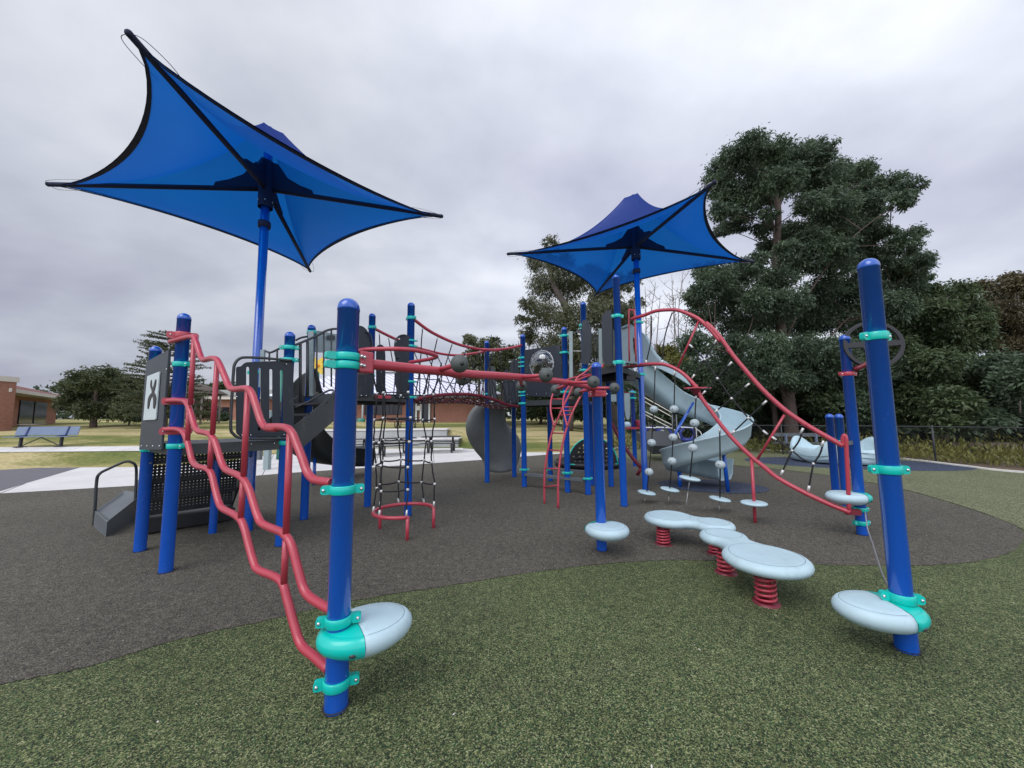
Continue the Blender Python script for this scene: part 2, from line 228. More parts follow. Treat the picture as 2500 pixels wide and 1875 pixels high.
def rib_mat():
    m = mat('metal_roof', (0.74, 0.74, 0.86), 0.45, metal=0.1); nt = m.node_tree; N = nt.nodes; L = nt.links; b = N['Principled BSDF']
    tcn = N.new('ShaderNodeTexCoord'); sp = N.new('ShaderNodeSeparateXYZ'); L.new(tcn.outputs['Object'], sp.inputs[0]); ad = N.new('ShaderNodeMath'); ad.operation = 'MULTIPLY_ADD'; ad.inputs[1].default_value = 0.9; L.new(sp.outputs[1], ad.inputs[0]); L.new(sp.outputs[0], ad.inputs[2])
    mu = N.new('ShaderNodeMath'); mu.operation = 'MULTIPLY'; mu.inputs[1].default_value = 1.5; L.new(ad.outputs[0], mu.inputs[0]); fr = N.new('ShaderNodeMath'); fr.operation = 'FRACT'; L.new(mu.outputs[0], fr.inputs[0])
    r = N.new('ShaderNodeValToRGB'); r.color_ramp.elements[0].position = .12; r.color_ramp.elements[0].color = (.30, .31, .40, 1); r.color_ramp.elements[1].position = .30; r.color_ramp.elements[1].color = (.76, .76, .88, 1); L.new(fr.outputs[0], r.inputs[0]); L.new(r.outputs[0], b.inputs['Base Color'])
def leafmat(name, dark, light, vscale=0.5):
    m = bpy.data.materials.new(name); m.use_nodes = True; MATS[name] = m; nt = m.node_tree; N = nt.nodes; L = nt.links; N.clear()
    o = N.new('ShaderNodeOutputMaterial'); d = N.new('ShaderNodeBsdfPrincipled'); d.inputs['Roughness'].default_value = 0.55; t = N.new('ShaderNodeBsdfTranslucent'); a = N.new('ShaderNodeMixShader'); a.inputs[0].default_value = 0.28
    L.new(d.outputs[0], a.inputs[1]); L.new(t.outputs[0], a.inputs[2]); L.new(a.outputs[0], o.inputs[0])
    tcn = N.new('ShaderNodeTexCoord'); n = N.new('ShaderNodeTexNoise'); n.inputs['Scale'].default_value = vscale; n.inputs['Detail'].default_value = 5; n.inputs['Roughness'].default_value = 0.7; L.new(tcn.outputs['Object'], n.inputs[0])
    r = N.new('ShaderNodeValToRGB'); r.color_ramp.elements[0].position = 0.32; r.color_ramp.elements[0].color = (*dark, 1); r.color_ramp.elements[1].position = 0.68; r.color_ramp.elements[1].color = (*light, 1)
    L.new(n.outputs[0], r.inputs[0]); L.new(r.outputs[0], d.inputs['Base Color']); L.new(r.outputs[0], t.inputs[0])
leafmat('leaf_dark', (0.038, 0.062, 0.038), (0.11, 0.16, 0.085), 0.8)
leafmat('leaf_mid', (0.038, 0.062, 0.026), (0.10, 0.14, 0.055), 0.8)
leafmat('leaf_willow', (0.065, 0.075, 0.04), (0.16, 0.17, 0.085), 0.6)
leafmat('leaf_brown', (0.055, 0.055, 0.03), (0.15, 0.12, 0.06), 0.6)
leafmat('leaf_yellow', (0.10, 0.11, 0.02), (0.22, 0.21, 0.05), 0.8)
leafmat('leaf_olive', (0.045, 0.062, 0.026), (0.11, 0.13, 0.055), 0.5)

# ---------------------------------------------------------------- mesh helpers
def V(*a): return Vector(a)
def catmull(P, n=6, closed=False):
    P = [Vector(p) for p in P]
    if len(P) < 3: return P
    out = []; m = len(P); rng = range(m if closed else m - 1)
    for i in rng:
        p1, p2 = P[i], P[(i + 1) % m]
        p0 = P[i - 1] if (i > 0 or closed) else p1 * 2 - p2
        p3 = P[(i + 2) % m] if (i + 2 < m or closed) else p2 * 2 - p1
        for k in range(n):
            t = k / n; out.append(0.5 * ((2 * p1) + (p2 - p0) * t + (2 * p0 - 5 * p1 + 4 * p2 - p3) * t * t + (3 * p1 - p0 - 3 * p2 + p3) * t ** 3))
    if not closed: out.append(P[-1])
    return out
class MB:
    def __init__(s): s.v = []; s.f = []; s.sm = []; s.uv = None; s.p = []; s.mi = None
    def add(s, vs, fs, smooth=False):
        if len(vs): s.p.append(len(s.v))
        o = len(s.v); s.v += [tuple(p) for p in vs]; s.f += [tuple(i + o for i in f) for f in fs]; s.sm += [smooth] * len(fs); return s
    def box(s, c, size, rz=0.0, R=None):
        hx, hy, hz = [q / 2 for q in size]; R = R or Matrix.Rotation(rz, 3, 'Z'); c = Vector(c)
        P = [c + R @ Vector((x, y, z)) for x in (-hx, hx) for y in (-hy, hy) for z in (-hz, hz)]
        return s.add(P, [(0, 1, 3, 2), (4, 6, 7, 5), (0, 4, 5, 1), (2, 3, 7, 6), (0, 2, 6, 4), (1, 5, 7, 3)])
    def bar(s, a, b, w, h, up=(0, 0, 1)):
        a, b = Vector(a), Vector(b); d = (b - a); L = d.length; x = d.normalized(); z = Vector(up); z = (z - x * z.dot(x))
        z = z.normalized() if z.length > 1e-6 else Vector((1, 0, 0)); y = z.cross(x); R = Matrix((x, y, z)).transposed()
        return s.box((a + b) / 2, (L, w, h), R=R)
    def tube(s, P, r, seg=10, smooth=0, closed=False, cap=True):
        P = catmull(P, smooth, closed) if smooth else [Vector(p) for p in P]
        n = len(P); rs = r if isinstance(r, (list, tuple)) else None; vs = []; fs = []; up = None
        for i, p in enumerate(P):
            if closed: t = (P[(i + 1) % n] - P[i - 1])
            else: t = P[min(i + 1, n - 1)] - P[max(i - 1, 0)]
            t = t.normalized() if t.length > 1e-9 else Vector((0, 0, 1))
            if up is None:
                up = Vector((0, 0, 1)) if abs(t.z) < 0.9 else Vector((1, 0, 0))
            up = (up - t * up.dot(t)).normalized(); b = t.cross(up)
            rr = (rs[0] + (rs[1] - rs[0]) * i / max(1, n - 1)) if rs else r
            for k in range(seg):
                a = 2 * PI * k / seg; vs.append(p + (up * math.cos(a) + b * math.sin(a)) * rr)
        m = n if closed else n - 1
        for i in range(m):
            for k in range(seg):
                a = i * seg + k; b2 = i * seg + (k + 1) % seg; j = ((i + 1) % n) * seg
                fs.append((a, b2, j + (k + 1) % seg, j + k))
        s.add(vs, fs, True)
        if cap and not closed:
            s.add([], [], False); o = len(s.v) - len(vs)
            s.f.append(tuple(o + k for k in reversed(range(seg)))); s.sm.append(False); s.f.append(tuple(o + (n - 1) * seg + k for k in range(seg))); s.sm.append(False)
        return s
    def lathe(s, prof, c=(0, 0, 0), seg=24, sx=1, sy=1, rz=0, R=None):
        c = Vector(c); vs = []; fs = []; R = R or Matrix.Rotation(rz, 3, 'Z')
        for (r, z) in prof:
            for k in range(seg):
                a = 2 * PI * k / seg; vs.append(c + R @ Vector((r * math.cos(a) * sx, r * math.sin(a) * sy, z)))
        for i in range(len(prof) - 1):
            for k in range(seg):
                fs.append((i * seg + k, i * seg + (k + 1) % seg, (i + 1) * seg + (k + 1) % seg, (i + 1) * seg + k))
        return s.add(vs, fs, True)
    def ball(s, c, r, seg=16, rings=9, sc=(1, 1, 1)):
        prof = [(max(1e-4, math.sin(PI * i / rings)) * r, -math.cos(PI * i / rings) * r * sc[2]) for i in range(rings + 1)]
        return s.lathe(prof, c, seg, sc[0], sc[1])
    def plate(s, loops, fn, n, th):
        """flat shape (outer loop + holes in s,z) carried into space by fn, thickness th along n"""
        n = Vector(n).normalized() * th / 2; tri = tessellate_polygon([[Vector((a, b, 0)) for a, b in l] for l in loops]); pts = [Vector(fn(a, b)) for l in loops for a, b in l]; N = len(pts)
        fs = [tuple(t) for t in tri] + [tuple(N + i for i in reversed(t)) for t in tri]; o = 0
        for l in loops:
            m = len(l)
            for i in range(m): a = o + i; b = o + (i + 1) % m; fs.append((a, b, N + b, N + a))
            o += m
        return s.add([p + n for p in pts] + [p - n for p in pts], fs)
    def merge(s, o, k=1):      # join another shape as a second material of the same mesh
        if s.mi is None: s.mi = [0] * len(s.f)
        n = len(s.v); s.v += o.v; s.f += [tuple(i + n for i in f) for f in o.f]; s.sm += o.sm; s.mi += [k] * len(o.f); return s
    def build_each(s, name, m, parent=None, **k):      # every separate piece an object of its own
        out = []; ends = s.p[1:] + [len(s.v)]
        for a, b in zip(s.p, ends):
            q = MB(); q.v = s.v[a:b]
            for f, sm in zip(s.f, s.sm):
                if a <= f[0] < b: q.f.append(tuple(i - a for i in f)); q.sm.append(sm)
            out.append(q.build(name, m, parent, **k))
        return out
    def build(s, name, m, parent=None, bevel=0.0, base=None, m2=None):
        me = bpy.data.meshes.new(name); b = base if base is not None else (root_of(parent).location if parent else Vector((0, 0, 0)))
        me.from_pydata([tuple(Vector(p) - b) for p in s.v], [], s.f); me.polygons.foreach_set('use_smooth', s.sm); me.update()
        if s.mi: me.materials.append(MATS[m]); me.materials.append(MATS[m2]); me.polygons.foreach_set('material_index', s.mi)
        import bmesh
        bm = bmesh.new(); bm.from_mesh(me); bmesh.ops.recalc_face_normals(bm, faces=bm.faces); bm.to_mesh(me); bm.free()
        if not s.mi: me.materials.append(MATS[m])
        o = bpy.data.objects.new(name, me); COL.objects.link(o)
        if s.uv is not None:
            ul = me.uv_layers.new(name='UVMap')
            for lp in me.loops: ul.data[lp.index].uv = s.uv(Vector(me.vertices[lp.vertex_index].co) + b)
        if parent: o.parent = parent
        else: o.location = b
        if bevel:
            md = o.modifiers.new('bevel', 'BEVEL'); md.width = bevel; md.segments = 2; md.limit_method = 'ANGLE'; md.angle_limit = math.radians(40)
        return o
def root_of(o):
    while o.parent: o = o.parent
    return o
def tag(o, label=None, cat=None, group=None, kind=None):
    if label: o['label'] = label
    if cat: o['category'] = cat
    if group: o['group'] = group
    if kind: o['kind'] = kind
    return o
def thing(name, label, cat, loc, group=None):
    o = bpy.data.objects.new(name, None); COL.objects.link(o); o.location = loc; o.empty_display_size = 0.2; return tag(o, label, cat, group)
def copy_tree(o, parent=None):
    c = o.copy(); COL.objects.link(c); c.parent = parent
    for ch in list(o.children): copy_tree(ch, c)
    return c
def capsule(x, z0, z1, r, n=7):
    L = []
    for k in range(n): a = PI * k / (n - 1); L.append((x + r * math.cos(a), z1 - r + r * math.sin(a)))
    for k in range(n): a = PI + PI * k / (n - 1); L.append((x + r * math.cos(a), z0 + r + r * math.sin(a)))
    return L
def rounded(pts, r, n=5):
    out = []; m = len(pts)
    for i in range(m):
        p = Vector(pts[i]); a = (Vector(pts[i - 1]) - p); b = (Vector(pts[(i + 1) % m]) - p); rr = min(r, a.length * 0.45, b.length * 0.45)
        A = p + a.normalized() * rr; B = p + b.normalized() * rr
        for k in range(n): t = k / (n - 1); q = A * (1 - t) ** 2 + p * 2 * t * (1 - t) + B * t * t; out.append((q.x, q.y))
    return out
def circ(x, z, r, n=24, sz=1.0): return [(x + r * math.cos(2 * PI * k / n), z + r * sz * math.sin(2 * PI * k / n)) for k in range(n)]

# ---------------------------------------------------------------- ground
def lerpc(c, y):
    if y <= c[0][0]: return c[0][1]
    for (a, za), (b, zb) in zip(c, c[1:]):
        if y <= b: t = (y - a) / (b - a); return za + (zb - za) * t
    return c[-1][1]
HL = [(13.6, 0), (15.2, .41), (15.9, .56), (30, 1.39), (60, 2.0), (160, 3)]
HC = [(20.8, 0), (21.5, .1), (23.6, .88), (38, 1.28), (60, 1.9), (160, 3)]
HR = [(19.5, 0), (45, 1.07), (60, 1.3), (160, 2)]
HF = [(22, 0), (60, .8), (160, 2)]
def H(x, y):
    def bl(a, b, t): t = max(0, min(1, t)); t = t * t * (3 - 2 * t); return a * (1 - t) + b * t
    z = bl(lerpc(HL, y), lerpc(HC, y), (x + 14) / 2.5)
    z = bl(z, lerpc(HR, y), (x + 3.4) / 2.6)
    return bl(z, lerpc(HF, y), (x - 4) / 4)
def sheet(name, m, xs, ys, fz):
    mb = MB(); W = len(xs); mb.add([(x, y, fz(x, y)) for y in ys for x in xs], [(j * W + i, j * W + i + 1, (j + 1) * W + i + 1, (j + 1) * W + i) for j in range(len(ys) - 1) for i in range(W - 1)], True)
    o = mb.build(name, m); tag(o, kind='structure'); return o
xs = sorted(set(list(np.arange(-30, 30.01, 0.75)) + list(np.arange(-240, -30, 15.)) + list(np.arange(30, 241, 15.))))
ys = sorted(set(list(np.arange(8, 48.01, 0.6)) + list(np.arange(-40, 8, 4.)) + list(np.arange(50, 300, 12.))))
sheet('ground', 'grass', xs, ys, lambda x, y: H(x, y) - 0.012)
def slab(name, m, pts, z, label=None):
    P = [(p[0], p[1]) for p in pts]; mb = MB(); tri = tessellate_polygon([[Vector((a, b, 0)) for a, b in P]])
    mb.add([(a, b, z) for a, b in P], [tuple(t) for t in tri]); o = mb.build(name, m); tag(o, kind='structure')
    if o.data.polygons[0].normal.z < 0: o.data.flip_normals()
    return o
def g2(L, z=0): return [tuple(G(x, y, z))[:2] for x, y in L]
front_edge = g2([(0, 1204.5), (339, 1185), (640, 1160), (713, 1154), (917, 1140.5), (1182, 1122), (1285, 1113.6), (1376, 1107)])
right_edge = catmull([V(*p, 0) for p in g2([(1376, 1107), (1490, 1096), (1600, 1090.5), (1743, 1092), (1850, 1098), (1927, 1103), (2060, 1111), (2200, 1121), (2350, 1139), (2500, 1155)])] + [V(16, 7, 0), V(16.5, 2, 0), V(14, -4, 0)], 6)
slab('play_surface', 'green_rubber', front_edge[:-1] + [(p.x, p.y) for p in right_edge] + [(8, -12), (-18, -12), (-22, 7.5)], 0.0)
brown = [(0, 1671), (110, 1650), (226, 1625), (452, 1558), (638, 1518), (770, 1487), (904, 1460), (1130, 1425), (1250, 1405), (1360, 1390), (1476, 1377), (1645, 1368), (1820, 1371), (1985, 1378), (2130, 1381), (2267, 1380), (2380, 1371), (2465, 1349), (2496, 1320), (2482, 1286), (2380, 1247), (2295, 1221), (2211, 1197), (2100, 1175), (1995, 1158), (1918, 1149), (1840, 1141), (1740, 1134), (1640, 1130), (1560, 1124), (1480, 1114)]
bp_ = catmull([V(*p, 0) for p in g2(brown)], 16)
for p in bp_[:-30]: p.x += random.uniform(-.007, .007); p.y += random.uniform(-.012, .012)
slab('brown_surface', 'brown_rubber', [(-9.5, 0.3)] + [(p.x, p.y) for p in bp_] + [(G(1376, 1108).x, G(1376, 1108).y - .05)] + [(a, b - 0.03) for a, b in reversed(front_edge[:-1])] + [(-21.5, 7.4), (-17, -2)], 0.004)
# olive far ring of the play surface
ol = catmull([V(*p, 0) for p in g2([(1480, 1113.5), (1560, 1123), (1640, 1129), (1740, 1133), (1840, 1140), (1918, 1148), (1995, 1157), (2100, 1174), (2211, 1196), (2295, 1220), (2380, 1246), (2480, 1284), (2560, 1330)])], 4)
re_ = [(p.x - .06, p.y - .12) for p in right_edge if p.y > 3]
slab('olive_surface', 'olive_rubber', [(p.x, p.y) for p in ol] + [(9.5, 3.2), (15.0, 3.2)] + list(reversed(re_))[:-8], 0.008)
def disc(name, c, rx, ry, z, rz=0): slab(name, 'navy_rubber', [(c.x + rx * math.cos(a) * math.cos(rz) - ry * math.sin(a) * math.sin(rz), c.y + rx * math.cos(a) * math.sin(rz) + ry * math.sin(a) * math.cos(rz)) for a in [2 * PI * k / 48 for k in range(48)]], z)
disc('navy_circle', G(2070, 1131), 3.0, 1.75, 0.012, -0.35)
disc('navy_circle', G(1735, 1187), 1.15, 0.85, 0.012, -0.3)
# curb along the far edge of the play surface
cu = MB(); rp = [p for p in right_edge if p.y > 3][2:]
for a, b in zip(rp, rp[1:]): cu.bar((a.x, a.y, 0.02), (b.x + (b.x - a.x) * .02, b.y + (b.y - a.y) * .02, 0.02), 0.13, 0.06)
tag(cu.build('curb', 'curb'), kind='structure')
# plaza
plz = g2([(0, 1204.5), (339, 1185), (640, 1160), (713, 1154), (917, 1140.5), (1182, 1122), (1285, 1113.6), (1376, 1107)])
pl_poly = [(-24, 5.2), (-22, 7.5)] + plz + g2([(1376, 1105), (1262, 1104), (1222, 1096), (1212, 1088)]) + [(-1.9, 20.9), (-14.5, 20.9), (-14.6, 16)] + g2([(345, 1120), (200, 1138), (0, 1199)]) + [(-24, 6.0)]
slab('plaza', 'concrete', pl_poly, -0.003)
jt = MB()
for (a, b) in (((0, 1204), (60, 1181)), ((339, 1185), (400, 1125)), ((640, 1160), (668, 1110)), ((917, 1140), (925, 1100)), ((1060, 1131), (1056, 1094)), ((560, 1140), (1215, 1098))):
    A, B = G(*a), G(*b); jt.bar((A.x, A.y, -0.0015), (B.x, B.y, -0.0015), 0.018, 0.006)
tag(jt.build('plaza_joints', 'asphalt'), kind='structure')
asp = g2([(0, 1147), (110, 1141), (205, 1138.5)]); slab('asphalt_path', 'asphalt', [(-26, 6.6), (-26, 13.0)] + asp + g2([(0, 1198)]) + [(-24, 6.05)], -0.002)
sw = MB(); n_ = 26
for i in range(n_):
    x0, x1 = -34 + i * 20.5 / n_, -34 + (i + 1) * 20.5 / n_
    yA, yB = 15.22, 15.92
    sw.add([(x0, yA, H(x0, yA) + .012), (x1 - .015, yA, H(x1, yA) + .012), (x1 - .015, yB, H(x1, yB) + .012), (x0, yB, H(x0, yB) + .012)], [(0, 1, 2, 3)])
tag(sw.build('sidewalk', 'concrete'), kind='structure')
# forest floor at right beyond the curb
ff = [p for p in right_edge if p.y > 3]
slab('forest_floor', 'leaf_litter', [(p.x + .12, p.y + .16) for p in ff[8:]] + [(60, 3), (90, 40), (8, 40), (3.6, 18.6)], 0.012)

# ---------------------------------------------------------------- posts and clamps
PR = 0.0635
def post_mesh(x, y, top, r=PR, bot=-0.05):
    mb = MB(); prof = [(r, bot), (r, top - r * 1.25), (r * 1.03, top - r * 1.25), (r * 1.03, top - r)]
    prof += [(r * 1.03 * math.cos(a), top - r + r * math.sin(a)) for a in [PI / 2 * k / 6 for k in range(1, 6)]] + [(0.0005, top)]
    return mb.lathe(prof, (x, y, 0), 28)
def clamp_mesh(x, y, z, ang, h=0.06, r=PR, ear=0.05):
    mb = MB(); R1 = r + 0.0115; n = 28; h2 = h / 2
    prof = [(r + .001, -h2), (R1 - .003, -h2), (R1, -h2 + .004), (R1, h2 - .004), (R1 - .003, h2), (r + .001, h2)]
    mb.lathe(prof, (x, y, z), n)
    for sgn in (1, -1):
        d = Vector((math.cos(ang), math.sin(ang), 0)) * sgn; c = Vector((x, y, z)) + d * (R1 + ear / 2 - .006)
        t = Vector((-d.y, d.x, 0))
        mb.plate([rounded([(-ear / 2 - .006, -h2), (ear / 2, -h2), (ear / 2, h2), (-ear / 2 - .006, h2)], h2 * .7)], lambda a, b, c=c, d=d: c + d * a + Vector((0, 0, b)), t, 0.036)
    return mb
def bolts_mesh(x, y, z, ang, r=PR, ear=0.05, s=0.011):
    mb = MB()
    for sgn in (1, -1):
        d = Vector((math.cos(ang), math.sin(ang), 0)) * sgn; t = Vector((-d.y, d.x, 0)); c = Vector((x, y, z)) + d * (r + .0115 + ear * .55)
        for q in (1, -1): mb.ball(c + t * q * 0.018, s, 10, 6)
    return mb
def add_post(parent, x, y, top, clamps=(), cap=None, r=PR, cm='teal', name='post'):
    p = post_mesh(x, y, top, r).build(name, 'blue', parent)
    if y < 11: MB().lathe([(r - .002, .0130), (r + .006, .0130), (r + .011, .0125)], (x, y, 0), 24).build('base_gap', 'asphalt_dark', p)
    for c in clamps:
        z, ang = c[0], c[1]; h = c[2] if len(c) > 2 else 0.055
        cl = clamp_mesh(x, y, z, ang, h, r).build('clamp', cm, p if parent else p)
        if y < 9: bolts_mesh(x, y, z, ang, r).build_each('bolt', 'bolt', p)
    return p
PT = dict(A=(-1.01, 2.25), B=(2.71, 2.72), C=(-3.75, 4.16), D=(-4.68, 4.81), S1=(-3.91, 5.63), F=(-3.02, 4.97), G=(-3.42, 6.23), H=(-2.71, 7.07), I=(-1.77, 6.40), X=(-2.48, 5.56),
          J=(-0.65, 9.56), K=(0.04, 10.39), L=(0.27, 8.90), M=(0.97, 9.71), N=(1.19, 8.23), W=(1.89, 9.05), O=(1.58, 7.97), E=(1.08, 4.70), Q=(2.30, 8.85), R=(2.02, 6.92), S2=(2.93, 8.38), T=(4.73, 5.19), U1=(6.07, 7.13), U2=(5.96, 6.80))
def ztop(k, py):    # height over post k seen at pixel row py
    x, y = PT[k]; lo, hi = -1., 14.
    for _ in range(40):
        m = (lo + hi) / 2; v = Vector((x, y, m)) - C0; w = v.dot(_f); yy = CY - FPX * v.dot(UY) / w
        if yy > py: lo = m
        else: hi = m
    return lo
def ang(a, b): return math.atan2(PT[b][1] - PT[a][1], PT[b][0] - PT[a][0])
def P3(k, z=0): return Vector((*PT[k], z))
aE1 = -0.62; aE2 = 0.86

# ---------------------------------------------------------------- step pods
def pod_profile(r, t):      # flattened egg: gentle top, deeper bowl below
    p = [(0.0005, t * .50), (r * .55, t * .49), (r * .80, t * .455), (r * .825, t * .43), (r * .85, t * .445), (r * .93, t * .36), (r * .985, t * .24), (r, t * .12), (r * .985, t * .0), (r * .93, -t * .12), (r * .80, -t * .27), (r * .58, -t * .40), (r * .28, -t * .48), (0.0005, -t * .5)]
    return p
def big_pod(parent, k, z, direc, L=0.54, Wd=0.43, t=0.17, shift=0.155, collar=True, cutk=1.15):
    x, y = PT[k]; d = Vector((math.cos(direc), math.sin(direc), 0)); c = Vector((x, y, z)) + d * shift
    full = MB(); full.lathe(pod_profile(1.0, t), (0, 0, 0), 48, L / 2, Wd / 2)
    cut = -shift + PR * cutk
    A, B = MB(), MB(); Rm = Matrix.Rotation(direc, 3, 'Z')
    def side(v, s): q = Vector(v); q.x = max(q.x, cut + .003) if s else min(q.x, cut); return q
    pa = [side(v, 1) for v in full.v]; pb = [side(v, 0) for v in full.v]
    fa = [f for f in full.f if max(full.v[i][0] for i in f) > cut]; fb = [f for f in full.f if min(full.v[i][0] for i in f) < cut]
    A.add([c + Rm @ p for p in pa], fa, True)
    B.add([c + Rm @ (p * 1.0) + Vector((0, 0, 0)) for p in pb], fb, True)
    # cut faces
    for mb, q, s in ((A, cut + .003, 0), (B, cut, 1)):
        sec = []
        for zz in [t * (.5 - i / 16) for i in range(17)]:
            w = 0
            for (r1, z1), (r2, z2) in zip(pod_profile(1.0, t), pod_profile(1.0, t)[1:]):
                if min(z1, z2) <= zz <= max(z1, z2) and abs(z1 - z2) > 1e-6: w = max(w, r1 + (r2 - r1) * (zz - z1) / (z2 - z1))
            w2 = w * w - (q / (L / 2)) ** 2
            if w2 > 0: sec.append((zz, math.sqrt(w2) * Wd / 2))
        pts = [c + Rm @ Vector((q, -w, zz)) for zz, w in sec] + [c + Rm @ Vector((q, w, zz)) for zz, w in reversed(sec)]
        mb.add(pts, [tuple(range(len(pts)))])
    o = A.build('step_pod', 'pod', parent)
    g = MB(); R_ = 0.825
    pts = [c + Rm @ Vector((R_ * L / 2 * math.cos(a), R_ * Wd / 2 * math.sin(a), t * .432)) for a in [2 * PI * i / 40 for i in range(40)] if R_ * L / 2 * math.cos(a) > cut + .01]
    st = max(range(len(pts)), key=lambda i: (pts[i] - pts[i - 1]).length); pts = pts[st:] + pts[:st]
    g.tube(pts, 0.0022, 6); g.build('groove', 'groove', o)
    if collar:
        co = B.build('collar', 'teal', parent)
        h = MB()
        for sg in (1, -1):
            q = Vector((cut - .055, sg * Wd / 2 * math.sqrt(max(0, 1 - ((cut - .055) / (L / 2)) ** 2)) * .90, -.004)); h.ball(c + Rm @ q, .022, 12, 8, (1, 1, .7))
        h.build_each('bolt_recess', 'charcoal', co)

# front left post: step pod, clamps
tA = thing('climber_post', 'nearest tall blue post, left, with pale step pod and teal collar', 'post', P3('A'))
zA = lambda py: ztop('A', py)
aCA = ang('A', 'C')
add_post(tA, *PT['A'], zA(729), [(zA(1194), PI + .3, .05), (zA(1512), PI + .3, .05), (zA(1664), PI + .3, .05)])
for zz in (zA(872), zA(893)): clamp_mesh(*PT['A'], zz, ang('A', 'E'), .045, PR, .06).build('clamp', 'teal', tA); bolts_mesh(*PT['A'], zz, ang('A', 'E') + 2.2).build_each('bolt', 'bolt', tA)
big_pod(tA, 'A', zA(1566), 0.62, cutk=1.5)
# front right post
tB = thing('climber_post', 'thick blue post at far right with teal clamps and pale step pod', 'post', P3('B'))
zB = lambda py: ztop('B', py)
add_post(tB, *PT['B'], zB(632), [(zB(822), 0.15, .06), (zB(1146), -0.2, .06), (zB(1458), -0.35, .06)])
big_pod(tB, 'B', zB(1500), PI - 0.10, cutk=1.35)
# middle front post
tE = thing('climber_post', 'lower blue post holding the far end of the red beam', 'post', P3('E'))
add_post(tE, *PT['E'], ztop('E', 884)); big_pod(tE, 'E', ztop('E', 1291), -1.25, L=.5, Wd=.52, shift=.13, cutk=-.2)
# rear right post with wheel
tT = thing('climber_post', 'blue post at right carrying the dark grip wheel on a red clamp', 'post', P3('T'))
pT = add_post(tT, *PT['T'], ztop('T', 817), [(ztop('T', 1243), .1), (ztop('T', 1276), .1)])
big_pod(tT, 'T', ztop('T', 1216), PI + .05)
clamp_mesh(*PT['T'], ztop('T', 913), .1, .055, PR, .06).build('wheel_clamp', 'red', tT); bolts_mesh(*PT['T'], ztop('T', 913), .1).build_each('bolt', 'bolt', tT)
wc = AT(2131, 841, 5.05); wl_ = MB(); nW = Vector((-.35, -1, .12)).normalized(); uW = Vector((0, 0, 1)); uW = (uW - nW * uW.dot(nW)).normalized(); vW = nW.cross(uW)
holes = []
for k in range(4):
    a0 = PI / 4 + k * PI / 2; hh = []
    for i in range(9): a = a0 - .66 + 1.32 * i / 8; hh.append((.288 * math.cos(a), .288 * math.sin(a)))
    for i in range(9): a = a0 + .45 - .9 * i / 8; hh.append((.13 * math.cos(a), .13 * math.sin(a)))
    holes.append(hh)
wl_.plate([circ(0, 0, .335, 40)] + holes, lambda a, b: wc + vW * a + uW * b, nW, .045)
wo_ = wl_.build('grip_wheel', 'black', tT, bevel=.008)
MB().tube([P3('T', ztop('T', 905)) + V(.02, -.08, 0), wc - uW * .2 + nW * .06, wc + nW * .02], .032, 10, 5).build('wheel_arm', 'maroon', tT)
MB().lathe([(.0005, .03), (.05, .028), (.06, .0), (.06, -.03)], wc, 16, R=Matrix((vW, uW, nW)).transposed()).build('hub', 'charcoal', tT)
for k, lab in (('U1', 'shorter blue double post behind the climber foot, its farther one'), ('U2', 'shorter blue double post behind the climber foot, its nearer one')):
    p = post_mesh(*PT[k], ztop(k, 1010)); o = p.build('support_post', 'blue', base=P3(k)); tag(o, lab, 'post', 'short double posts at the right end of the rope climber')

# ---------------------------------------------------------------- wavy red climber
tW = thing('wavy_climber', 'red climber of three wavy rails running down from the left deck to the nearest post', 'climbing frame', P3('C'))
def r3(X, Y): return (200 + X / 4.424, 720 + Y / 4.424)
def r4(X, Y): return (200 + X / 4.424, 1050 + Y / 4.424)
def r6(X, Y): return (550 + X / 5.53, 950 + Y / 5.53)
def r1(X, Y): return (X / 1.7696, 1100 + Y / 1.7696)
PA = (PT['A'][0] - .03, PT['A'][1] + .02); PC = PT['C']
def wplane(p): return PL(p[0], p[1], PC, PA, .03)
rail1 = [r3(1190, 450), r3(1230, 500), r3(1262, 600), r3(1292, 680), r3(1325, 703), r3(1395, 685), r3(1452, 695), r3(1492, 760), r3(1542, 880), r3(1588, 985), r3(1640, 1020), r3(1775, 1010), r3(1832, 1060), r3(1880, 1195), r3(1938, 1370), r3(2000, 1437), r3(2120, 1437), r6(570, 510), r6(800, 518), r6(900, 590), r6(970, 755), r6(1040, 935), r6(1105, 1115), r6(1190, 1215), r6(1290, 1240), r6(1440, 1262)]
rail2 = [r3(1060, 1140), r3(1125, 1158), r3(1168, 1255), r3(1210, 1395), r3(1255, 1470), r3(1375, 1500), r3(1430, 1575), r4(1432, 110), r4(1470, 225), r4(1508, 345), r4(1560, 430), r4(1690, 488), r4(1755, 545), r4(1808, 650), r4(1852, 790), r4(1898, 930), r4(1955, 1015), r4(2140, 1095), r1(1222, 355), r1(1258, 405), r1(1288, 515), r1(1322, 615), r1(1400, 672), r1(1440, 690)]
rail3 = [r3(1030, 1452), r3(1100, 1490), r3(1140, 1590), r4(1128, 85), r4(1160, 205), r4(1190, 325), r4(1240, 388), r4(1355, 420), r4(1402, 485), r4(1440, 640), r4(1480, 785), r4(1525, 850), r4(1645, 912), r4(1718, 975), r4(1762, 1085), r4(1802, 1240), r4(1852, 1415), r4(1905, 1510), r4(2140, 1620), r1(1240, 640), r1(1270, 750), r1(1302, 840), r1(1360, 892), r1(1420, 945)]
def ext(P, k):
    q = [wplane(p) for p in P]; d = P3(k) ; return q
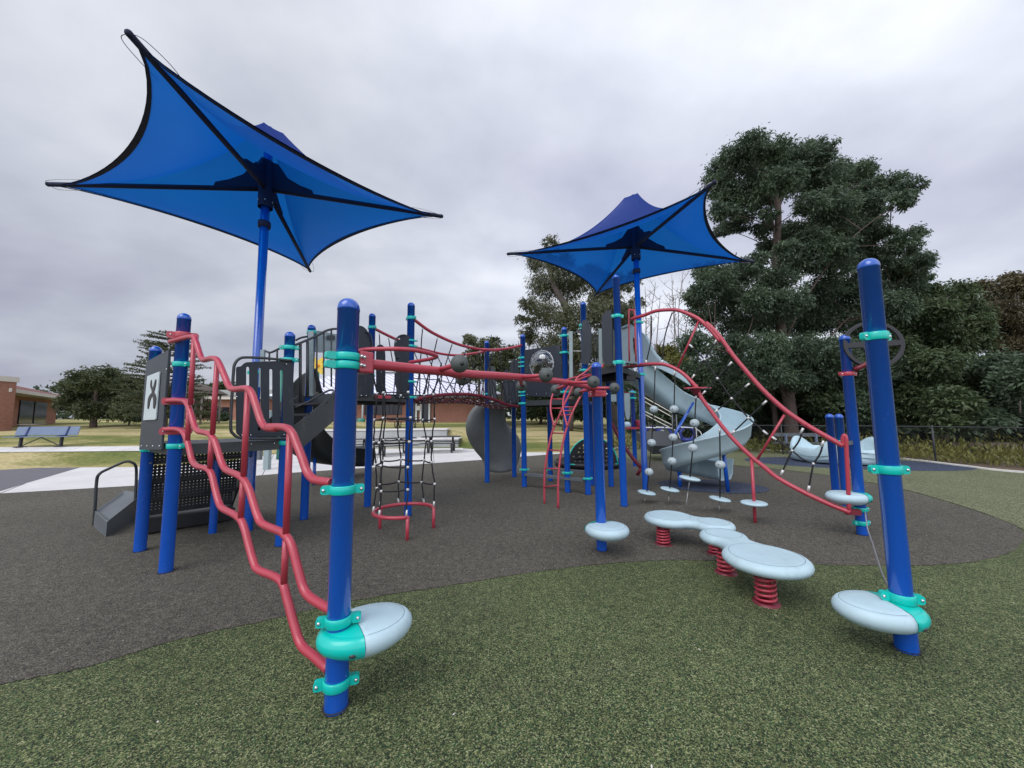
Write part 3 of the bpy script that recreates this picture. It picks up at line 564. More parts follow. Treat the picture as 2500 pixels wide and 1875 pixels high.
for rl, zc in ((rail1, 440), (rail2, 1150), (rail3, 1470)):
    q = [wplane(p) for p in rl]
    start = P3('C', q[0].z) + Vector((-.02, -.085, 0)); q = [P3('C', q[0].z) + Vector((-.11, -.03, 0)), start] + q
    MB().tube(q, .0265, 12, 5).build('wavy_rail', 'red', tW)
    pt = r3(1000, zc); z0 = ztop('C', pt[1]); clamp_mesh(*PT['C'], z0, -2.6, .075, PR, .07).build('rail_clamp', 'red', tW)
    bolts_mesh(*PT['C'], z0, -2.6).build_each('bolt', 'bolt', tW)
for a, b in ((r3(1212, 465), r3(1172, 1190)), (r3(1153, 1150), r3(1143, 1570)), (r3(1462, 715), r3(1410, 1500)), (r4(1402, 60), r4(1383, 405)), (r3(1792, 1035), r4(1747, 492)), (r4(1742, 520), r4(1716, 955)), (r6(872, 600), r1(1236, 362)), (r1(1236, 385), r1(1226, 582))):
    MB().tube([wplane(a), wplane(b)], .0215, 10).build('upright', 'red', tW)

# ---------------------------------------------------------------- red beam with grip balls
tBm = thing('balance_beam', 'long red overhead beam with dark grey grip balls, running from the nearest post into the middle', 'climbing beam', P3('A'))
Aq, Eq = PT['A'], PT['E']
beam = [PL(x, y, Aq, Eq) for x, y in [(868, 886), (950, 893.5), (1072, 906), (1150, 913.5), (1210, 917), (1270, 921), (1330, 927), (1386, 934), (1430, 943), (1462, 955)]]
MB().tube(beam, [.034, .034], 14, 4).build('beam', 'red', tBm)
pA = P3('A', zA(882)); dAE = (P3('E') - P3('A')).normalized()
MB().box(pA + dAE * .1, (.095, .115, .135), ang('A', 'E')).build('end_bracket', 'red', tBm, bevel=.012)
bb = MB()
for dz in (-.04, .04): bb.ball(pA + dAE * .1 + Vector((-.02, -.06, dz)), .011, 10, 6)
bb.build_each('bolt', 'bolt', tBm)
MB().box(P3('E', ztop('E', 962)), (.23, .15, .075), ang('A', 'E') + .9).build('end_bracket', 'red', tBm, bevel=.01)
bb = MB()
for s in (-1, 1): bb.ball(P3('E', ztop('E', 963)) + Vector((.1 * s, -.085, 0)), .012, 10, 6)
bb.build_each('bolt', 'bolt', tBm)
balls = [((1072, 903), (1122, 888), .25, .065), ((1085, 910), (1129, 924), -.26, .065), ((1271, 921), (1333, 915.5), .30, .066), ((1271, 925), (1273, 942), -.25, .06), ((1386, 935), (1449, 932.5), .35, .066), ((1386, 938), (1357, 951), -.28, .06), ((1440, 948), (1500, 947), .30, .062), ((1440, 950), (1412, 958), -.25, .06)]
for a, b, off, r in balls:
    p0 = PL(*a, Aq, Eq); p1 = PL(*b, Aq, Eq, off); arm = MB().tube([p0, p0 + (p1 - p0) * .5, p1], [.022, .016], 10).build('arm', 'red', tBm)
    bo = MB().ball(p1, r, 20, 12).build('grip_ball', 'rubber_ball', tBm)
    dc = (C0 - p1).normalized(); hol = p1 + (dc + Vector((.30, 0, 0))).normalized() * (r * .90)
    MB().ball(hol, r * .24, 12, 8).build('hole', 'black', bo)

# ---------------------------------------------------------------- low left tower
DZ1 = 1.36
tL = thing('play_tower', 'low left deck tower of blue posts with grey picture panel and slotted dark gate', 'play tower', P3('C'), 'towers of the play structure')
add_post(tL, *PT['C'], ztop('C', 765), [(ztop('C', 890), -.3), (ztop('C', 1089), -.25)])
add_post(tL, *PT['D'], ztop('D', 845), [(ztop('D', 889), -.5), (ztop('D', 1097), -.5)])
add_post(tL, *PT['F'], ztop('F', 810), [(ztop('F', 849), .3), (ztop('F', 879), .2), (ztop('F', 1081), .1)])
def deck(parent, ks, z, m='charcoal', inset=0.0, name='deck'):
    pts = [P3(k) for k in ks]; c = sum(pts, Vector()) / len(pts); q = pts
    o = MB().plate([[(p.x, p.y) for p in q]], lambda a, b: Vector((a, b, z - .02)), (0, 0, 1), .04).build(name, m, parent)
    e_ = MB()
    for a, b in zip(q, q[1:] + q[:1]):
        d = (b - a).normalized(); e_.bar(a + Vector((0, 0, z - .075)), b + Vector((0, 0, z - .075)), .014, .10)
    e_.build('deck_rim', 'charcoal', o); return o
deck(tL, ['C', 'F', 'S1', 'D'], DZ1)
def panel(parent, name, a, b, loops, m, off=.08, th=.022, px=True, bolts=None):
    """loops given in photo pixels on the upright plane a-b"""
    A, B = PT[a] if isinstance(a, str) else a, PT[b] if isinstance(b, str) else b; t = Vector((B[0] - A[0], B[1] - A[1], 0)).normalized(); n = Vector((-t.y, t.x, 0))
    if n.dot(Vector((A[0], A[1], 0))) > 0: n = -n
    o3 = Vector((A[0], A[1], 0)) + n * off; LL = []
    for l in loops:
        q = []
        for (x, y) in l:
            p = PL(x, y, A, B, off) - o3; q.append((p.dot(t), p.z))
        LL.append(q)
    mb = MB().plate(LL, lambda s, z: o3 + t * s + Vector((0, 0, z)), n, th); return mb.build(name, m, parent, bevel=.004)
pp = panel(tL, 'picture_panel', 'D', 'C', [[r3(705, 725), r3(950, 590), r3(905, 1150), r3(868, 1672), r3(630, 1672), r3(668, 1200)]], 'grey_panel', .09)
def pdup(pts, fx): return pts
wp = panel(tL, 'picture_plate', 'D', 'C', [rounded([r3(712, 878), r3(842, 828), r3(802, 1346), r3(668, 1353)], 2)], 'white_plate', .112, .012)
def ribbon_px(parent, name, a, b, pts, w, off, m, th=.006):
    q = [Vector((*p, 0)) for p in pts]; q = catmull(q, 5); L, R = [], []
    for i, p in enumerate(q):
        t = (q[min(i + 1, len(q) - 1)] - q[max(0, i - 1)]).normalized(); nn = Vector((-t.y, t.x, 0)); s = i / (len(q) - 1); ww = w * (0.45 + .9 * math.sin(PI * min(1, max(0, s))) ** .6 if True else 1) * (1.25 if s > .55 else .8)
        L.append((p + nn * ww / 2)[:2]); R.append((p - nn * ww / 2)[:2])
    return panel(parent, name, a, b, [L + R[::-1]], m, off, th)
ribbon_px(tL, 'emblem', 'D', 'C', [r3(750, 918), r3(748, 985), r3(766, 1050), r3(730, 1120), r3(714, 1230)], 4.2, .121, 'black')
ribbon_px(tL, 'emblem', 'D', 'C', [r3(798, 912), r3(784, 985), r3(768, 1050), r3(786, 1120), r3(778, 1228)], 5.0, .122, 'black')
bt = MB()
for X in (645, 705, 768, 838): p = PL(*r3(X, 1633), PT['D'], PT['C'], .105); bt.ball(p, .009, 8, 5)
bt.ball(PL(*r3(915, 803), PT['D'], PT['C'], .105), .009, 8, 5); bt.build_each('bolt', 'bolt', pp)
# slotted gate panel (C-F side)
slots = []
for X, y0, y1 in ((1790, 775, 985), (1915, 785, 1470), (2040, 800, 1400), (2155, 808, 1400)):
    lp = []
    for k in range(9): a = PI + PI * k / 8; lp.append(r3(X + 17 * math.cos(a), y0 + 17 + 17 * math.sin(a)))
    for k in range(9): a = PI * k / 8; lp.append(r3(X + 17 * math.cos(a), y1 - 17 + 17 * math.sin(a)))
    slots.append(lp)
gp = panel(tL, 'slotted_panel', 'C', 'F', [rounded([r3(1665, 775), r3(1715, 775), r3(1760, 728), r3(2150, 712), r3(2280, 720), r3(2290, 1528), r3(1720, 1535), r3(1665, 1500)], 12)] + slots, 'navy_panel', .06, .022)
fr = [r3(2270, 712), r3(2000, 685), r3(1780, 675), r3(1700, 690), r3(1650, 750), r3(1636, 850), r3(1618, 1150), r3(1607, 1430), r3(1635, 1500), r3(1720, 1545), r3(2000, 1552), r3(2280, 1548)]
MB().tube([PL(x, y, PT['C'], PT['F'], .085) for x, y in fr], .0165, 10, 4).build('gate_frame', 'charcoal', tL)
bt = MB()
for X, Y in ((1868, 708), (2210, 748), (1672, 1100), (1825, 1515), (2185, 1508), (1730, 1515)): bt.ball(PL(*r3(X, Y), PT['C'], PT['F'], .10), .009, 8, 5)
for X, Y in ((1830, 1612), (2080, 1604)): bt.ball(PL(*r3(X, Y), PT['C'], PT['F'], .02), .009, 8, 5)
bt.build_each('bolt', 'bolt', gp)

# access stairs off the left tower
D_, S_ = P3('D'), P3('S1'); out = Vector((-(S_ - D_).y, (S_ - D_).x, 0)).normalized(); wdir = (S_ - D_).normalized()
tSt = thing('access_stairs', 'dark perforated metal stairs with grey side stringer behind the left tower', 'stairs', D_ + out * .5)
for i, (z, o_) in enumerate(((1.10, .2), (.83, .45), (.56, .70), (.32, .95))):
    a = D_ + out * (o_ - .12) + wdir * .06; b = S_ + out * (o_ - .12) - wdir * .06
    mb = MB(); q = [a + Vector((0, 0, z)), b + Vector((0, 0, z)), b + out * .3 + Vector((0, 0, z)), a + out * .3 + Vector((0, 0, z))]; mb.add(q, [(0, 1, 2, 3)])
    q2 = [a + Vector((0, 0, z + .20)), b + Vector((0, 0, z + .20)), b + Vector((0, 0, z + .004)), a + Vector((0, 0, z + .004))]; mb.add(q2, [(0, 1, 2, 3)])
    mb.uv = lambda p, a=a: ((p - a).dot(wdir), (p - a).dot(out) + p.z); mb.build('tread', 'perforated', tSt)
    rb = MB(); rb.bar(a + Vector((0, 0, z - .02)), b + Vector((0, 0, z - .02)), .02, .05); rb.bar(a + out * .3 + Vector((0, 0, z - .02)), b + out * .3 + Vector((0, 0, z - .02)), .02, .05); rb.build_each('tread_edge', 'black', tSt)
for k, (P_, mm) in enumerate(((D_ + wdir * .03, 'charcoal_light'), (S_ - wdir * .03, 'charcoal'))):
    s0, s1 = P_ + out * .03 + Vector((0, 0, 1.2)), P_ + out * 1.28 + Vector((0, 0, .16)); MB().bar(s0, s1, .025, .30).build('stringer', mm, tSt)
lowp = MB().box(D_ + (S_ - D_) * .5 + out * 1.1 + Vector((0, 0, .12)), (1.1, .55, .18), math.atan2(wdir.y, wdir.x)).build('base_box', 'black', tSt)
MB().lathe([(.05, -.05), (.05, 1.3)], D_ + out * .25 + wdir * .75, 12).build('leg', 'blue', tSt)
# transfer step with looped handrail
tTr = thing('transfer_step', 'low grey moulded step with looped grey handrail at the far left of the structure', 'step', G(255, 1310))
pts = [G(258, 1312), G(228, 1285), G(300, 1252), G(345, 1262)]; hz_ = [.22, .24, .40, .40]
mb = MB(); top = [p + Vector((0, 0, h)) for p, h in zip(pts, hz_)]; c_ = sum(top, Vector()) / 4; inn = [p + (c_ - p) * .22 - Vector((0, 0, .05)) for p in top]
mb.add([p + Vector((0, 0, 0)) for p in pts] + top + inn, [(0, 1, 5, 4), (1, 2, 6, 5), (2, 3, 7, 6), (3, 0, 4, 7), (4, 5, 9, 8), (5, 6, 10, 9), (6, 7, 11, 10), (7, 4, 8, 11), (8, 9, 10, 11)]); mb.build('step', 'charcoal_light', tTr, bevel=.015)
q0 = G(335, 1268); q1 = G(395, 1262); q2 = G(392, 1240); q3 = G(330, 1240)
mb = MB(); pts = [q0, q1, q2, q3]; mb.add([p + Vector((0, 0, .3)) for p in pts] + [p + Vector((0, 0, .52)) for p in pts], [(0, 1, 5, 4), (1, 2, 6, 5), (2, 3, 7, 6), (3, 0, 4, 7), (4, 5, 6, 7), (3, 2, 1, 0)]); mb.build('platform', 'charcoal_light', tTr, bevel=.01)
hY = G(232, 1285).y; h0 = G(229, 1283)
MB().tube([h0, AT(232, 1240, hY), AT(236, 1175, hY), AT(243, 1157, hY), AT(262, 1146, hY + .1), AT(303, 1128, hY + .25), AT(320, 1128, hY + .3), AT(331, 1137, hY + .35), AT(333, 1160, hY + .4), AT(331, 1205, hY + .4), AT(330, 1235, hY + .4)], .02, 10, 4).build('handrail', 'charcoal', tTr)

# ---------------------------------------------------------------- stairs from low deck to middle deck
DZ2 = 2.03
tS2 = thing('deck_stairs', 'short dark stair with grey rails climbing from the left deck to the middle deck', 'stairs', P3('F'))
F_, X_, S1_, G_ = P3('F'), P3('X'), P3('S1'), P3('G')
for a, b in ((F_, X_), (S1_, G_)):
    d = (b - a); MB().bar(a + d * .08 + Vector((0, 0, DZ1 - .05)), b - d * .02 + Vector((0, 0, DZ2 - .08)), .02, .30).build('stringer', 'charcoal', tS2)
for i in range(3):
    t = (i + .6) / 3.4; z = DZ1 + (DZ2 - DZ1) * (i + 1) / 4
    a = F_ + (X_ - F_) * t; b = S1_ + (G_ - S1_) * t; MB().bar(a + Vector((0, 0, z)), b + Vector((0, 0, z)), .22, .03).build('tread', 'black', tS2)
def r5(X, Y): return (550 + X / 5.53, 700 + Y / 5.53)
Sa, Ga = (-3.93, 5.60), PT['G']
hr1 = [PL(*r5(540, 870), (-3.9, 5.5), PT['F'], 0), PL(*r5(610, 888), (-3.9, 5.5), PT['F'], 0), PL(*r5(700, 850), (-3.9, 5.5), PT['F'], 0), PL(*r5(790, 802), PT['F'], PT['X'], -.05)]
MB().tube(hr1, .015, 8, 4).build('handrail', 'charcoal', tS2)
hr2 = [PL(*r5(X, Y), PT['F'], PT['X']) for X, Y in ((870, 812), (950, 785), (1100, 722), (1250, 655), (1350, 600), (1440, 573), (1520, 570), (1620, 590))]
MB().tube(hr2, .0165, 8, 4).build('handrail', 'charcoal', tS2)
for X, y0, y1 in ((1013, 765, 1560), (1110, 720, 1500), (1235, 665, 1420), (1330, 610, 1360), (1432, 580, 1350)):
    MB().tube([PL(*r5(X, y0), PT['F'], PT['X']), PL(*r5(X, y1), PT['F'], PT['X'])], .0125 if X > 1200 else .02, 8).build('baluster', 'charcoal', tS2)
for X in (595, 700): MB().tube([PL(*r5(X, 885 if X < 650 else 850), (-3.9, 5.5), PT['F']), PL(*r5(X, 1000), (-3.9, 5.5), PT['F'])], .012, 8).build('baluster', 'charcoal', tS2)
MB().tube([PL(*r5(950, 725), PT['S1'], PT['G']), PL(*r5(1020, 690), PT['S1'], PT['G']), PL(*r5(1110, 672), PT['S1'], PT['G'])], .0165, 8, 3).build('handrail', 'charcoal', tS2)
sg_ = PL(*r5(1160, 600), PT['F'], PT['X'], -.1); sg2 = PL(*r5(1148, 1475), PT['F'], PT['X'], -.1)
MB().bar(sg2, sg_, .03, .075, up=(1, 0, 0)).build('rail_plank', 'sage', tS2)
sg_ = PL(*r5(510, 850), (-3.9, 5.5), PT['F']); MB().bar(sg_, sg_ - Vector((0, 0, .55)), .03, .06, up=(1, 0, 0)).build('rail_plank', 'sage', tS2)
MB().tube([PL(*r5(X, Y), PT['F'], PT['X'], .03) for X, Y in ((920, 1640), (1100, 1560), (1280, 1460), (1400, 1400), (1460, 1395))], .014, 8, 3).build('lower_rail', 'charcoal', tS2)

# ---------------------------------------------------------------- middle tower
tM = thing('play_tower', 'middle deck tower of blue posts beside the rope cylinder and net bridge', 'play tower', P3('G'), 'towers of the play structure')
add_post(tM, *PT['G'], ztop('G', 793), [(ztop('G', 812), aE1)])
add_post(tM, *PT['H'], ztop('H', 765), [(ztop('H', 800), aE1), (ztop('H', 918), aE1, .04)])
add_post(tM, *PT['I'], ztop('I', 738.5), [(ztop('I', 777), aE1), (ztop('I', 832), .1, .03), (ztop('I', 845), .1, .035), (ztop('I', 932), .1, .035), (ztop('I', 970), .1, .04)])
add_post(tM, *PT['X'], 3.1)
deck(tM, ['G', 'X', 'I', 'H'], DZ2, 'charcoal')
u_ = MB()
for t in (.3, .7): a = P3('G').lerp(P3('X'), t); b = P3('H').lerp(P3('I'), t); u_.bar(a + Vector((0, 0, DZ2 - .1)), b + Vector((0, 0, DZ2 - .1)), .05, .11)
u_.build_each('deck_joist', 'black', tM)
def q1(X, Y): return (850 + X / 5.53, 700 + Y / 5.53)
panel(tM, 'entry_panel', 'X', 'I', [rounded([q1(60, 560), q1(120, 525), q1(190, 530), q1(255, 585), q1(300, 700), q1(330, 850), q1(310, 1000), q1(340, 1150), q1(355, 1300), q1(300, 1480), q1(60, 1490)], 8)], 'navy_panel', .02)
panel(tM, 'entry_panel', 'X', 'I', [rounded([q1(640, 760), q1(690, 665), q1(760, 645), q1(830, 660), q1(880, 720), q1(882, 1500), q1(640, 1505), q1(660, 1380), q1(628, 1300), q1(650, 1150), q1(640, 980), q1(630, 860)], 8), [q1(672, 700), q1(700, 690), q1(706, 712), q1(690, 722), q1(668, 720)]], 'navy_panel', .03)
panel(tM, 'side_panel', 'H', 'J', [rounded([q1(385, 800), q1(430, 775), q1(480, 800), q1(500, 900), q1(500, 1440), q1(380, 1440), q1(378, 900)], 8)], 'navy_panel', 0)
MB().tube([PL(*q1(X, Y), PT['X'], PT['I'], .06) for X, Y in ((690, 965), (640, 940), (625, 840), (640, 720), (700, 660), (770, 650))], .011, 8, 4).build('grab_rail', 'charcoal', tM)
MB().tube([PL(*q1(X, Y), PT['X'], PT['I'], .06) for X, Y in ((240, 600), (300, 650), (330, 760), (320, 880), (290, 900))], .011, 8, 4).build('grab_rail', 'charcoal', tM)
bt = MB()
for X, Y in ((178, 1470), (243, 1472), (692, 1492), (748, 1495)): bt.ball(PL(*q1(X, Y), PT['X'], PT['I'], .05), .011, 8, 5)
bt.build_each('bolt', 'bolt', tM)
rp_ = panel(tM, 'ladder_plate', 'X', 'I', [[q1(375, 1462), q1(575, 1462), q1(575, 1510), q1(375, 1510)]], 'red', .06, .03)
# slide hood on the back of the middle tower
tDS = thing('slide', 'dark grey curved slide dropping behind the nearest post', 'slide', P3('H'))
hd = panel(tDS, 'slide_hood', 'G', 'H', [rounded([r5(1200, 590), r5(1290, 600), r5(1480, 640), r5(1700, 660), r5(1700, 900), r5(1200, 885)], 8)], 'sage', -.05)
panel(tDS, 'hood_recess', 'G', 'H', [rounded([r5(1370, 655), r5(1480, 655), r5(1480, 720), r5(1370, 705)], 3)], 'charcoal', 0.0, .01)
def trough(path, w, hh, up=Vector((0, 0, 1)), n=5, lip=.035, th=.02, out_tilt=.18, hs=None):
    P = catmull(path, n); mb = MB(); rows = []
    for i, p in enumerate(P):
        t = (P[min(i + 1, len(P) - 1)] - P[max(i - 1, 0)]).normalized(); s = t.cross(up).normalized(); nn = s.cross(t).normalized(); f = i / (len(P) - 1); h = hh if hs is None else hs(f)
        sec = [(-w / 2 - out_tilt * h - lip, h - .02), (-w / 2 - out_tilt * h - lip, h), (-w / 2 - out_tilt * h, h + .012), (-w / 2 - out_tilt * h + .01, h - .01), (-w / 2 * .97, h * .25), (-w * .36, .02), (0, 0), (w * .36, .02), (w / 2 * .97, h * .25), (w / 2 + out_tilt * h - .01, h - .01), (w / 2 + out_tilt * h, h + .012), (w / 2 + out_tilt * h + lip, h), (w / 2 + out_tilt * h + lip, h - .02),
               (w / 2 + out_tilt * h, h - .04), (w / 2 + .015, h * .25), (w * .38, -.02), (0, -.035), (-w * .38, -.02), (-w / 2 - .015, h * .25), (-w / 2 - out_tilt * h, h - .04)]
        rows.append([p + s * a + nn * b for a, b in sec])
    m = len(rows[0]); vs = [q for r in rows for q in r]; fs = [(i * m + k, i * m + (k + 1) % m, (i + 1) * m + (k + 1) % m, (i + 1) * m + k) for i in range(len(rows) - 1) for k in range(m)]
    mb.add(vs, fs, True); mb.add([], []); o = len(mb.v) - len(vs); mb.f += [tuple(o + k for k in range(m)), tuple(o + (len(rows) - 1) * m + k for k in reversed(range(m)))]; mb.sm += [False, False]
    return mb
trough([V(-3.07, 6.65, 2.0), V(-3.7, 7.25, 1.9), V(-4.4, 7.9, 1.45), V(-4.95, 8.7, 1.0), V(-5.05, 9.6, .6), V(-4.85, 10.4, .38), V(-4.45, 10.9, .3), V(-4.15, 11.1, .3)], .66, .5).build('chute', 'dark_slide', tDS)
MB().tube([V(-4.95, 9.4, -.05), V(-4.95, 9.4, .66)], .04, 10).build('leg', 'blue', tDS)

# ---------------------------------------------------------------- rope cylinder climber
def ropes(mb, a, b, r=.008, sag=0.0, n=5, wob=0.0):
    a, b = Vector(a), Vector(b); pts = []
    for i in range(n + 1):
        t = i / n; p = a.lerp(b, t); p.z -= sag * 4 * t * (1 - t)
        if 0 < i < n and wob: p += Vector((random.uniform(-wob, wob), random.uniform(-wob, wob), 0))
        pts.append(p)
    mb.tube(pts, r, 7)
tN = thing('rope_cylinder', 'black rope cylinder net standing on a red C-shaped base ring with three red legs', 'climbing net', V(-1.6, 5.5, 0))
def ringpt(a, z, rr=.425, c=(-1.58, 5.52)): return Vector((c[0] + rr * math.cos(a), c[1] + rr * math.sin(a), z))
a0, a1 = math.radians(22), math.radians(318 - 26)
arc = [ringpt(a0 + (a1 - a0) * i / 24, .30) for i in range(25)]
MB().tube(arc, .026, 12).build('base_ring', 'red', tN)
for a in (a0, a1, math.radians(160)): p = ringpt(a, 0); MB().tube([p - Vector((0, 0, .05)), p + Vector((0, 0, .315))], .024, 12).build('leg', 'red', tN)
zs = [.65, .97, 1.29, 1.62]; va = [math.radians(d) for d in (20, 62, 118, 160, 200, 236, 290)]
nodes = {}
net = MB(); fer = MB()
for i, a in enumerate(va):
    pts = [ringpt(a, .31)]
    for j, z in enumerate(zs):
        q = ringpt(a + random.uniform(-.10, .10), z + random.uniform(-.02, .02), .41 + random.uniform(-.03, .03)); nodes[i, j] = q; pts.append(q)
    topz = 1.99; pts.append(ringpt(a, topz, .40)); pts.append(ringpt(a, 2.48, .52) if a < 4 else ringpt(a, 2.1, .42))
    for p, q in zip(pts, pts[1:]): ropes(net, p, q, .0112, 0, 4, .006)
    fer.tube([pts[0], pts[0].lerp(pts[1], .25)], .0155, 8)
    for q in pts[1:-1]: fer.ball(q, .022, 9, 6)
for j in range(len(zs)):
    for i in range(len(va) - 1):
        ropes(net, nodes[i, j], nodes[i + 1, j], .0112, .015, 4)
for i in range(len(va) - 1): ropes(net, ringpt(va[i], 1.99, .40), ringpt(va[i + 1], 1.99, .40), .0085)
net.merge(fer); net.build('net', 'rope', tN, m2='ferrule')
loop_px = [(877, 857), (931, 852), (995, 853), (1031, 859), (1058, 866), (1066, 871), (1054, 875.5), (1030, 880), (1000, 884.5)]
MB().tube([V(-2.42, 5.5, 2.5)] + [G(x, y, 2.50) for x, y in loop_px], .028, 12, 5).build('top_loop', 'red', tN)

# ---------------------------------------------------------------- net bridge
tBr = thing('net_bridge', 'arched rope net bridge with red hand rails between the middle and far towers', 'rope bridge', P3('I').lerp(P3('L'), .5))
def q3(X, Y): return (1150 + X / 5.53, 750 + Y / 5.53)
top1 = [PL(x, y, PT['I'], PT['L']) for x, y in [q1(885, 440), q1(1090, 592), q1(1300, 702), q1(1500, 782), q1(1700, 832), q1(1870, 855), q1(2050, 856), q3(150, 572), q3(300, 575), q3(500, 558), q3(690, 512)]]
top2 = [PL(x, y, PT['H'], PT['J']) for x, y in [q1(345, 560), q1(500, 640), q1(660, 715), q1(900, 812), q1(1100, 868), q1(1300, 912), q1(1500, 925), q1(1700, 900), q1(1870, 868)]]
bot1 = [PL(x, y, PT['I'], PT['L']) for x, y in [q1(880, 1530), q1(1000, 1500), q1(1150, 1472), q1(1400, 1452), q1(1650, 1455), q1(1850, 1490), q1(2000, 1535), q1(2140, 1592), q1(2300, 1620)]]
h0, h1 = P3('H', 2.0), P3('J', 2.0)
bot2 = [PL(x, y, PT['H'], PT['J']) for x, y in [(905, 982), (980, 980), (1054, 981), (1110, 981), (1142, 983), (1170, 987), (1188, 990)]]
for P, r in ((top1, .029), (top2, .029)): MB().tube(P, r, 12, 5).build('hand_rail', 'red', tBr)
for P, r in ((bot1, .032), (bot2, .03)): MB().tube(P, r, 12, 5).build('floor_rail', 'maroon', tBr)
b1 = catmull(bot1, 6); b2 = catmull(bot2, 6); t1 = catmull(top1, 6); t2 = catmull(top2, 6)
def at_(P, t): x = t * (len(P) - 1); i = min(int(x), len(P) - 2); return P[i].lerp(P[i + 1], x - i)
net = MB(); fer = MB()
for i in range(1, 12):
    t = i / 12; p, q = at_(b1, t), at_(b2, t)
    for s in (-.018, .018): ropes(net, p + Vector((0, 0, -.02)), q + Vector((0, 0, -.02)), .011, .05 + s, 4)
    for k in (.2, .4, .6, .8): fer.ball(p.lerp(q, k) - Vector((0, 0, .07)), .016, 8, 5)
for k in (.2, .4, .6, .8):
    pts = [at_(b1, j / 12).lerp(at_(b2, j / 12), k) - Vector((0, 0, .055)) for j in range(13)]
    net.tube(pts, .011, 7)
net.merge(fer); net.build('floor_net', 'rope_red', tBr, m2='ferrule')
fl = MB()
for i in range(24):
    t0, t1_ = (i + .06) / 24, (i + .94) / 24; a, b, c, d = at_(b1, t0), at_(b1, t1_), at_(b2, t1_), at_(b2, t0)
    q = [v - Vector((0, 0, .028)) for v in (a, b, c, d)]; fl.add(q + [v - Vector((0, 0, .008)) for v in q], [(0, 1, 2, 3), (7, 6, 5, 4), (0, 4, 5, 1), (1, 5, 6, 2), (2, 6, 7, 3), (3, 7, 4, 0)])
fer_f = fer
for (b_, t_) in ((b1, t1), (b2, t2)):
    mids = []; sn = MB(); fer = MB()
    for i in range(0, 10):
        f = .06 + i * .098; a, b = at_(b_, f), at_(t_, f); m_ = a.lerp(b, .42) + Vector((0, 0, .03 * math.sin(i * 2.1))); mids.append(m_)
        ropes(sn, m_, b, .0105, 0, 3, .006); ropes(sn, m_, at_(b_, max(0, f - .035)), .0105, 0, 3, .006); ropes(sn, m_, at_(b_, min(1, f + .035)), .0105, 0, 3, .006)
        fer.ball(m_, .017, 8, 5); fer.tube([b, b.lerp(m_, .14)], .011, 7); fer.tube([at_(b_, max(0, f - .035)), at_(b_, max(0, f - .035)).lerp(m_, .18)], .010, 7)
    for p, q in zip(mids, mids[1:]): ropes(sn, p, q, .0105, .01, 3)
    sn.merge(fer); sn.build('side_net', 'rope', tBr, m2='ferrule')


# ---------------------------------------------------------------- far tower (two decks wide) with bubble panel
tF = thing('play_tower', 'far deck tower of blue posts with a clear bubble window in its dark panel', 'play tower', P3('L'), 'towers of the play structure')
add_post(tF, *PT['J'], ztop('J', 832), [(ztop('J', 962), aE1, .045)])
add_post(tF, *PT['K'], 2.0)
add_post(tF, *PT['L'], ztop('L', 816), [(ztop('L', 874), .1, .045), (ztop('L', 885), .1, .03), (ztop('L', 895), .1, .03), (ztop('L', 957), .1, .05), (ztop('L', 966), .1, .03), (ztop('L', 985), .1, .045), (ztop('L', 1146), .1, .04)])
add_post(tF, *PT['M'], 2.0, [(.3, .1, .05)])
add_post(tF, *PT['N'], ztop('N', 798.5), [(ztop('N', 820), .1, .05), (ztop('N', 861), .1, .045), (ztop('N', 957), .1, .05), (ztop('N', 1154), .1, .05)])
add_post(tF, *PT['W'], 2.0)
deck(tF, ['J', 'L', 'M', 'K'], DZ2); deck(tF, ['L', 'N', 'W', 'M'], DZ2)
outer = [q3(722, 578), q3(1200, 512), q3(1225, 700), q3(1225, 1180), q3(1100, 1215), q3(740, 1200), q3(722, 900)]
hole = [(1322.5 + 31 * math.cos(a), 889 + 31 * math.sin(a)) for a in [2 * PI * k / 30 for k in range(30)]]
bp2 = panel(tF, 'bubble_panel', 'L', 'N', [outer, hole], 'navy_panel', .04, .02)
bc = PL(1322.5, 889, PT['L'], PT['N'], .06); tt = (P3('N') - P3('L')).normalized(); nn_ = Vector((tt.y, -tt.x, 0)); nn_ = nn_ if nn_.dot(-bc) > 0 else -nn_
Rb = Matrix((tt, Vector((0, 0, 1)), nn_)).transposed(); rb_ = .30
MB().lathe([(rb_ * math.cos(a), rb_ * .62 * math.sin(a)) for a in [PI / 2 * k / 8 for k in range(8)]] + [(.0005, rb_ * .62)], bc, 32, R=Rb).build('bubble', 'clear_plastic', tF)
MB().tube([bc + Rb @ Vector((.315 * math.cos(a), .315 * math.sin(a), .004)) for a in [2 * PI * k / 36 for k in range(36)]], .012, 6, closed=True).build('bubble_ring', 'steel', tF)
bt = MB()
for k in range(8): a = 2 * PI * k / 8; bt.ball(bc + Rb @ Vector((.335 * math.cos(a), .335 * math.sin(a), .006)), .011, 8, 5)
for X, Y in ((762, 1180), (885, 1172), (1017, 1163)): bt.ball(PL(*q3(X, Y), PT['L'], PT['N'], .06), .011, 8, 5)
bt.build_each('bolt', 'bolt', bp2)
panel(tF, 'entry_panel', 'J', 'L', [rounded([q3(530, 760), q3(590, 705), q3(645, 715), q3(655, 1300), q3(530, 1290), q3(520, 1120)], 6)], 'navy_panel', .05)
panel(tF, 'entry_panel', 'J', 'L', [rounded([q3(235, 800), q3(300, 790), q3(330, 900), q3(345, 1260), q3(228, 1270), q3(225, 850)], 6)], 'grey_panel', .05)
panel(tF, 'side_panel', 'J', 'L', [rounded([q3(440, 860), q3(500, 830), q3(520, 1280), q3(440, 1280)], 6)], 'navy_panel', .02)
lowd = MB()
